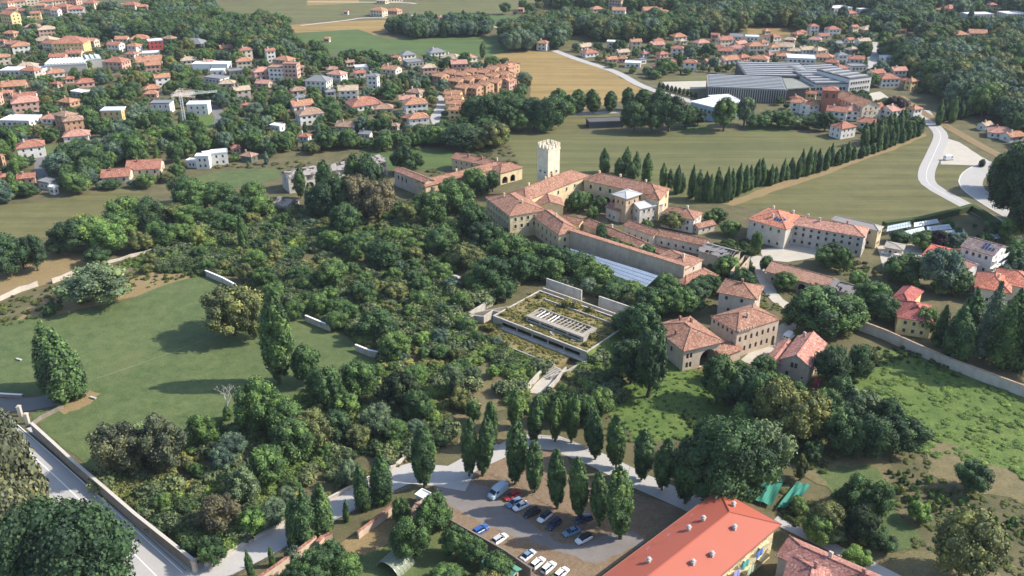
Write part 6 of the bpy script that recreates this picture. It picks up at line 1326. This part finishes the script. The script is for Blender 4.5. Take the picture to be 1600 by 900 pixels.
# ------------------------------------------------------------------ masses nobody could count
def gn_scatter(name,label,cat,pts,meshes,color,kind='stuff'):
    """pts: (x,y,z,rot,sx,sz,idx). one object: points with tree or bush shapes set on each"""
    if not pts: return
    me=bpy.data.meshes.new(name); me.from_pydata([p[:3] for p in pts],[],[])
    for nm,tp,vals in (('rot','FLOAT',[p[3] for p in pts]),('idx','INT',[int(p[6]) for p in pts])):
        a_=me.attributes.new(nm,tp,'POINT'); a_.data.foreach_set('value',vals)
    a_=me.attributes.new('scl','FLOAT_VECTOR','POINT'); a_.data.foreach_set('vector',[v for p in pts for v in (p[4],p[4],p[5])])
    me.materials.append(LEAF)
    o=new(name,me,None,(0,0,0),0,color); o['kind']='stuff'; o['label']=label; o['category']=cat
    ng=bpy.data.node_groups.new(name,'GeometryNodeTree'); ng.interface.new_socket('Geometry',in_out='INPUT',socket_type='NodeSocketGeometry'); ng.interface.new_socket('Geometry',in_out='OUTPUT',socket_type='NodeSocketGeometry')
    N=ng.nodes; gi=N.new('NodeGroupInput'); go=N.new('NodeGroupOutput'); ip=N.new('GeometryNodeInstanceOnPoints'); jn=N.new('GeometryNodeJoinGeometry')
    for src in reversed(meshes):
        oi=N.new('GeometryNodeObjectInfo'); oi.inputs['Object'].default_value=src; oi.transform_space='ORIGINAL'
        gi2=N.new('GeometryNodeGeometryToInstance'); ng.links.new(oi.outputs['Geometry'],gi2.inputs[0]); ng.links.new(gi2.outputs[0],jn.inputs[0])
    def at(nm,tp):
        a_=N.new('GeometryNodeInputNamedAttribute'); a_.data_type=tp; a_.inputs['Name'].default_value=nm; return a_.outputs['Attribute']
    ng.links.new(gi.outputs[0],ip.inputs['Points']); ng.links.new(jn.outputs[0],ip.inputs['Instance']); ip.inputs['Pick Instance'].default_value=True
    ng.links.new(at('idx','INT'),ip.inputs['Instance Index']); ng.links.new(at('scl','FLOAT_VECTOR'),ip.inputs['Scale'])
    cb=N.new('ShaderNodeCombineXYZ'); ng.links.new(at('rot','FLOAT'),cb.inputs[2]); ng.links.new(cb.outputs[0],ip.inputs['Rotation'])
    ng.links.new(ip.outputs[0],go.inputs[0]); md_=o.modifiers.new('scatter','NODES'); md_.node_group=ng; return o
def crown_obj(k,n):
    out=[]
    for me in PROTO[k][:n]:
        out.append(next(o for o in COL.objects if o.data==me))
    return out
BO=crown_obj('broad',6); CO=crown_obj('con',2); LO=crown_obj('col',2); SRC=BO+CO+LO
groups={}
for t in rest:
    x,y=t['px']; t2=t['tint']; side='left' if x<830 else 'right'; 
    tt='dark' if t2 in('dark green','deep green','blackish green') else 'grey' if t2 in('blue-grey','grey-green') else 'olive' if t2 in('olive green','russet','yellow-green') else 'mid'
    groups.setdefault((side if y<420 else 'near',tt),[]).append(t)
TT={'dark':TINT['deep green'],'grey':TINT['blue-grey'],'olive':TINT['olive green'],'mid':TINT['mid green']}
TW={'dark':'dark green','grey':'grey-green','olive':'olive','mid':'mid green'}
for (side,tt),L_ in groups.items():
    pts=[]
    for t in L_:
        k=t['kind']; idx={'broad':rnd.randrange(6),'con':6+rnd.randrange(2),'col':8+rnd.randrange(2)}.get(k,rnd.randrange(6))
        pts.append((t['p'].x,t['p'].y,0,rnd.uniform(0,6.28),t['r'],t['h'],idx))
    gn_scatter('woodland',{'left':f'{TW[tt]} small and far trees among the left town and woods','right':f'{TW[tt]} trees massed in the far right woods and gardens','near':f'{TW[tt]} smaller thicket trees of the overgrown park and gardens'}[side],'woodland',pts,SRC,TT[tt])
# undergrowth
BU=crown_obj('bush',4) if any(t['kind']=='bush' for t in ind) else []
def cover(name,label,polys,sp,hr,color,seed,excl=(),dens=1.,clear=True,noisef=None,wide=1.):
    g=random.Random(seed); pts=[]
    for poly in polys:
        pw=[(p.x,p.y) for p in (P(x,y) for x,y in poly)]; x0=min(p[0] for p in pw);x1=max(p[0] for p in pw);y0=min(p[1] for p in pw);y1=max(p[1] for p in pw)
        y=y0
        while y<y1:
            x=x0
            while x<x1:
                q=Vector((x+g.uniform(-.5,.5)*sp,y+g.uniform(-.5,.5)*sp,0)); x+=sp
                if g.random()>dens or not inpoly(q.x,q.y,pw): continue
                if noisef and not noisef(q): continue
                if clear and (on_open(q) or blocked(q,.3)): continue
                u=Q(q.x,q.y)
                if any(inpoly(u[0],u[1],e_) for e_ in excl): continue
                h=g.uniform(*hr); pts.append((q.x,q.y,-.1,g.uniform(0,6.28),h*wide*g.uniform(.7,1.25),h,g.randrange(4)))
            y+=sp
    print(name,len(pts)); return gn_scatter(name,label,'undergrowth',pts,BU,color)
from mathutils import noise as mn
def nz(lo,hi,s,o=0): return lambda q: lo<mn.noise(Vector((q.x*s+o,q.y*s,o)))<hi
CLR=([(470,384),(545,384),(548,402),(468,406)],[(640,428),(775,424),(795,440),(700,450)],[(418,418),(485,414),(492,430),(428,436)],[(520,420),(560,418),(565,428),(525,432)],[(605,510),(640,500),(660,512),(620,525)],[(580,590),(640,585),(640,600),(590,606)])
for c_ in CLR: sheet('clearing',c_,Zn(),G_MEAD if c_[0][0]%2 else G_BASE,1.,2.5)
cover('undergrowth','dense dark green bramble and saplings filling the park',[PARK],2.2,(1.4,3.2),(.055,.085,.034),1,(BUNK,LOWZ[1],LOWZ[3])+CLR,.95,noisef=nz(.10,1,.045))
cover('undergrowth','lighter green bushes and vines between the park trees',[PARK],2.1,(1.2,3.),(.12,.175,.05),31,(BUNK,LOWZ[1],LOWZ[3])+CLR,.95,noisef=nz(-.14,.12,.045))
cover('undergrowth','olive and yellowish scrub patches in the park',[PARK],2.2,(.9,2.2),(.185,.19,.07),2,(BUNK,LOWZ[1],LOWZ[3])+CLR,.85,noisef=nz(-.42,-.12,.045))
cover('undergrowth','small grey-green saplings dotted through the park',[PARK],5.,(2.5,4.5),(.095,.12,.06),32,(BUNK,),.5)
IVY=[(235,430),(180,412),(300,372),(385,350),(420,345),(470,345),(500,385),(430,430),(380,425),(330,424),(280,445)]
cover('ivy_cover','bright green creeper carpet left of the ruins',[IVY],1.7,(.6,1.5),(.11,.165,.045),3,(),.95)
cover('ivy_cover','bright green creepers on the slope by the main road wall',[[(150,742),(180,752),(260,752),(330,800),(300,865),(240,815)]],1.7,(.6,1.8),(.09,.145,.04),4,(),.95)
cover('ivy_cover','vivid green creeper bank below the stone villa',[[(940,690),(930,600),(1000,560),(1080,560),(1130,610),(1130,680),(1050,700)]],1.9,(.3,.8),(.115,.195,.048),5,(BUNK,),.95,clear=False)
cover('hedgerow_scrub','green scrub fringing the left field and dry bank',[[(0,470),(60,452),(120,440),(240,425),(330,428),(240,448),(150,470),(100,482),(60,500),(-20,520)]],2.2,(.5,1.4),(.085,.105,.035),6,(),.7,clear=False)
cover('dry_scrub','dry yellowish weeds on the lower bank above the lane',[[(330,870),(400,830),(470,790),(560,745),(640,700),(700,660),(760,640),(800,640),(720,560),(770,560),(830,610),(800,660),(700,700),(640,722),(560,755),(400,842)]],1.6,(.4,1.1),(.17,.155,.065),7,(),.75)
cover('meadow_tufts','bright weeds massed over the right meadow',[[(1285,600),(1330,552),(1440,560),(1520,592),(1640,640),(1640,760),(1500,718),(1320,690)]],1.7,(.3,.8),(.115,.175,.044),8,(),.38,clear=False,wide=2.2)
cover('bank_scrub','green weeds and brambles along the wall foot and gardens',[[(1290,600),(1330,545),(1400,540),(1520,585),(1500,592),(1400,562),(1350,590),(1300,640)],[(1200,690),(1300,720),(1290,745),(1230,720)],[(1230,800),(1300,830),(1380,850),(1300,852),(1220,815)],[(1060,640),(1200,690),(1100,720)],[(1330,440),(1460,450),(1400,470)],[(1280,400),(1360,412),(1380,430),(1290,420)]],2.,(.5,1.5),(.065,.09,.03),9,(),.8,clear=False)
cover('courtyard_ivy','ivy and bushes crowding the castle courtyards',[[(895,320),(925,295),(950,310),(945,345),(900,340)],[(935,370),(960,372),(1030,400),(1000,408),(940,385)],[(1110,385),(1180,370),(1190,420),(1130,440),(1100,450)],[(1060,425),(1090,450),(1020,470),(1000,455)],[(840,395),(890,398),(1010,448),(1030,470),(990,480),(900,440),(830,420)]],1.8,(.6,2.),(.05,.085,.028),10,(),.85)
cover('rough_grass','low rough grass and weeds round the villas and garden plots',[[(1100,400),(1420,430),(1420,520),(1330,520),(1300,640),(1150,620),(1000,560),(830,640),(820,600),(960,560),(1000,460)],[(1200,680),(1440,700),(1640,780),(1640,930),(1400,900),(1220,820),(1180,740)]],1.9,(.2,.7),(.10,.115,.042),51,(BUNK,),.7,noisef=nz(-.25,1,.06,9),wide=2.)
cover('rough_grass','dry low tufts on the ground beyond the park and town edge',[[(330,180),(640,200),(830,206),(820,262),(620,300),(430,262),(280,262)]],3.2,(.4,1.4),(.10,.11,.045),52,(),.6,noisef=nz(-.1,1,.04,9),wide=1.6)
sapl=[]; g=random.Random(77)
cover('roof_grass_tufts','dry yellow grass tufts growing on the bunker terraces',[],1,(.1,.2),(.2,.18,.06),11) if 0 else None
tf=[]; g=random.Random(12)
for _ in range(900):
    x,y=g.uniform(.6,LB-.6),g.uniform(.8,DB-.6)
    if off[0]-.5<x<off[0]+LS+.5 and off[1]-.5<y<off[1]+7: continue
    q=bloc(x,y); h=g.uniform(.15,.55)*(1.6 if g.random()<.08 else 1); tf.append((q.x,q.y,3.7,g.uniform(0,6),h*1.3,h,g.randrange(4)))
for x_,y_,h_ in ((14,DB-3,3.2),(17,DB-2,2.4),(22,DB-1.5,1.8),(3,DB-4,1.6),(LB-3,4,1.5),(LB-4,9,2.),(2,3,1.2)):
    q=bloc(x_,y_); tf.append((q.x,q.y,3.7,g.uniform(0,6),h_*.8,h_,g.randrange(4)))
for x_,y_,h_ in ((1.5,-1.2,2.6),(3.5,-1.6,2.),(-1,-2,2.2),(16,-2.2,1.2),(30,-9.8,1.4),(10,-9.6,1.6),(20,-9.6,1.2),(LB+2,2,2.2),(LB+3,8,2.6),(LB+2,14,2.4),(-1.2,8,1.8),(-2,16,2.6)):
    q=bloc(x_,y_); tf.append((q.x,q.y,0,g.uniform(0,6),h_*1.,h_,g.randrange(4)))
for _ in range(250):
    q=bloc(g.uniform(4,LB-5.5),g.uniform(-8,-2)); h=g.uniform(.15,.6); tf.append((q.x,q.y,1.3,g.uniform(0,6),h*1.3,h,g.randrange(4)))
gn_scatter('roof_tufts','dry yellow-green tufts growing over the bunker roof and terrace','undergrowth',tf,BU,(.17,.16,.05))

# ------------------------------------------------------------------ every label singles one thing out
ORD=['first','second','third','fourth','fifth','sixth','seventh','eighth','ninth','tenth','eleventh','twelfth','thirteenth','fourteenth','fifteenth']
it=[]
for o,base,px in THINGS:
    it.append([o,base,px,f'{base} {near(*px)}'])
g1={}
for e_ in it: g1.setdefault(e_[3],[]).append(e_)
for k,L_ in g1.items():
    if len(L_)==1: L_[0][0]['label']=k; continue
    L_.sort(key=lambda e_:e_[2][0])
    for i,e_ in enumerate(L_):
        if len(L_)==2: w_=('left one','right one')[i]
        elif i==0: w_='leftmost'
        elif i==len(L_)-1: w_='rightmost'
        elif i<len(ORD): w_=ORD[i]+' from left'
        else: w_=ORD[min(len(L_)-1-i,14)]+' from right'
        e_[0]['label']=f'{k}, {w_}'
for e_ in it:
    o=e_[0]; lb=str(o['label'])
    for a_,b_ in ((' stepped row',' row'),(' tiled roof',' roof'),(' flat roof',' flat roof'),('single-storey ',''),('two-storey ',''),('right of ','by '),('left of ','by '),('in front of ','near ')):
        if len(lb.split())<=16: break
        lb=lb.replace(a_,b_)
    o['label']=lb
bad=[o['label'] for o in COL.objects if 'label' in o and not 4<=len(str(o['label']).split())<=16]
if bad: print('LABEL LEN',bad[:10],len(bad))
sn={}
for o in COL.objects:
    if 'category' in o and o.get('kind')!='stuff': sn.setdefault(o['label'],[]).append(o.name)
print('DUP LABELS',[(k,v) for k,v in sn.items() if len(v)>1][:8])

# ------------------------------------------------------------------ the air
hz=MB(); hz.box((0,950,72),(3400,2500,150)); m_=bpy.data.materials.new('haze'); m_.use_nodes=True; n_=m_.node_tree; n_.nodes.clear()
pv_=n_.nodes.new('ShaderNodeVolumePrincipled'); pv_.inputs['Color'].default_value=(.78,.85,1,1); pv_.inputs['Density'].default_value=.00005
ou=n_.nodes.new('ShaderNodeOutputMaterial'); n_.links.new(pv_.outputs[0],ou.inputs['Volume'])
ho=new('haze',hz.mesh('haze',m_)); ho['kind']='stuff'; ho['label']='thin bluish summer haze over the whole valley'; ho['category']='haze'
